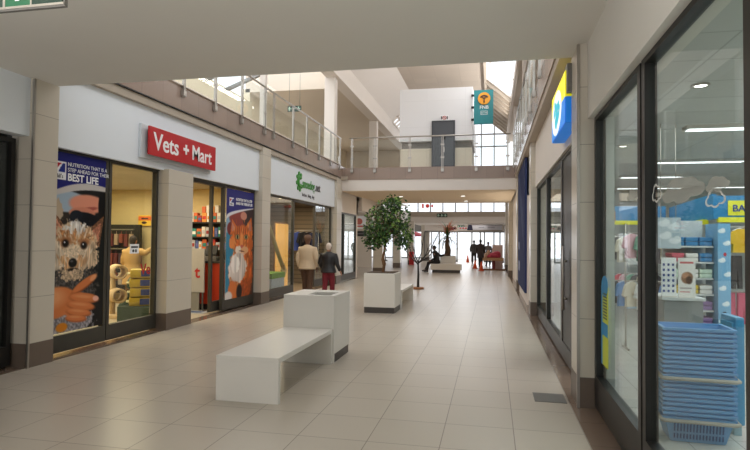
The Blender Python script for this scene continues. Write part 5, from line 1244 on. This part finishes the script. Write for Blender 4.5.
for k in range(9): b.box(-.004, -.002, -.1, .06, .44+.028*k, .455+.028*k)
b.build('print_marks', mat('sticker_ink', (70, 96, 70), .5), t)

# pieces that belong to one part of their thing sit under that part
SUB = {'printed_label': ('sack_body',), 'seam': ('sack_body',), 'slots': ('basket_body',), 'emblem_tree': ('emblem_disc',), 'jacket_hem': ('jacket',),
       'brand_lettering': ('printed_face',), 'heading': ('printed_face',), 'lettering': ('red_face', 'yellow_plate'), 'plus_symbol': ('red_face',), 'handle': ('door', 'leaf'), 'vent': ('leaf',), 'orange_band': ('sheet',),
       'print_marks': ('sheet', 'card', 'white_print', 'yellow_strip'), 'diffuser': ('housing',), 'tray_rim': ('tray_body',), 'blue_print': ('mat_field',), 'red_print': ('sheet',), 'red_mark': ('panel',), 'inner_liner': ('shell',), 'soil': ('shell',)}
base = lambda o: o.name.split('.')[0]
for root in [o for o in scene.objects if o.parent is None]:
    kids = {}
    for ch in root.children: kids.setdefault(base(ch), ch)
    for ch in list(root.children):
        for p in SUB.get(base(ch), ()):
            if p in kids and kids[p] is not ch: ch.parent = kids[p]; break

# ------------------------------------------------------------------ light: daylight sky, the mall's own lamps and added fill lights
w = bpy.data.worlds.new('World'); scene.world = w; w.use_nodes = True
bg = w.node_tree.nodes['Background']; bg.inputs[0].default_value = (.95, .975, 1, 1); bg.inputs[1].default_value = 1.5
def area(name, loc, rot, sx, sy, power, col=(1, 1, 1)):
    l = bpy.data.lights.new(name, 'AREA'); l.shape = 'RECTANGLE'; l.size = sx; l.size_y = sy; l.energy = power; l.color = col
    o = bpy.data.objects.new(name, l); COL.objects.link(o); o.location = loc; o.rotation_euler = rot
    return o
DAY = (.97, .985, 1)
area('daylight_roof', (1.0, 17, 10.9), (0, R(42), 0), 1.8, 22, 420, DAY)
area('daylight_gallery', (-8.4, 14, 9.9), (0, R(-20), 0), 5, 15, 550, DAY)
area('daylight_end', (-2.4, 39.5, 7), (R(-90), 0, 0), 7, 6, 240, DAY)
area('daylight_doors', (-2.2, 48, 1.8), (R(-90), 0, 0), 7, 3, 160, DAY)
area('daylight_aisle', (-13.5, 40, 1.6), (0, R(-90), 0), 3, 22, 350, DAY)
area('lamp_pet', (-8.5, 10, 2.9), (0, 0, 0), 3, 5, 210, (1, .86, .6))
area('lamp_outdoor', (-7.0, 16.5, 2.9), (0, 0, 0), 1.6, 5, 95, (1, .8, .52))
area('lamp_clothing', (4, 7, 3.0), (0, 0, 0), 5, 10, 300, (.95, 1, 1))
area('lamp_unit', (-7, 22, 2.9), (0, 0, 0), 2, 2, 40, (.95, 1, 1))
area('fill_soffit', (-2.5, 1.0, 3.64), (0, 0, 0), 3, 3, 10, (1, .95, .88))  # added fill light over the near floor, no fixture there
area('fill_atrium', (-2.5, 14, 9.9), (0, 0, 0), 3.5, 14, 45, (1, .98, .95))  # added fill standing in for roof daylight, not a real lamp
area('lamp_bridge', (-2.4, 24, 3.5), (0, 0, 0), 4, 4, 60, (1, .88, .72))
area('fill_up_roof', (.75, 20, 8.45), (0, R(112), 0), .3, 24, 400, (1, .97, .93))  # added light aimed across and up to brighten the atrium roof
area('fill_up_near', (-2.4, .9, 2.2), (R(180), 0, 0), 5, 1.6, 120, (1, .98, .95))  # added unseen light that lifts the near soffit from below
area('fill_up_gallery', (-9.8, 27, 5.2), (0, R(160), 0), .4, 18, 80, (1, .93, .82))  # invented light aimed up to brighten the gallery ceiling
area('fill_up_bridge', (.7, 24, 2.7), (0, R(130), 0), .15, 5, 14, (1, .9, .76))  # added light that lifts the underside of the footbridge
area('fill_display', (-6.2, 15.2, 2.9), (0, 0, 0), .2, 2, 18, (1, .86, .62))  # extra fill added so the timber pole looks pale
area('lamp_lobby', (-2.4, 42, 2.9), (0, 0, 0), 4, 4, 60, (1, .94, .86))
scene.view_settings.view_transform = 'Standard'
scene.view_settings.exposure = 0
scene.cycles.max_bounces = 10
scene.cycles.transparent_max_bounces = 16
scene.cycles.caustics_reflective = False; scene.cycles.caustics_refractive = False
scene.cycles.sample_clamp_indirect = 4
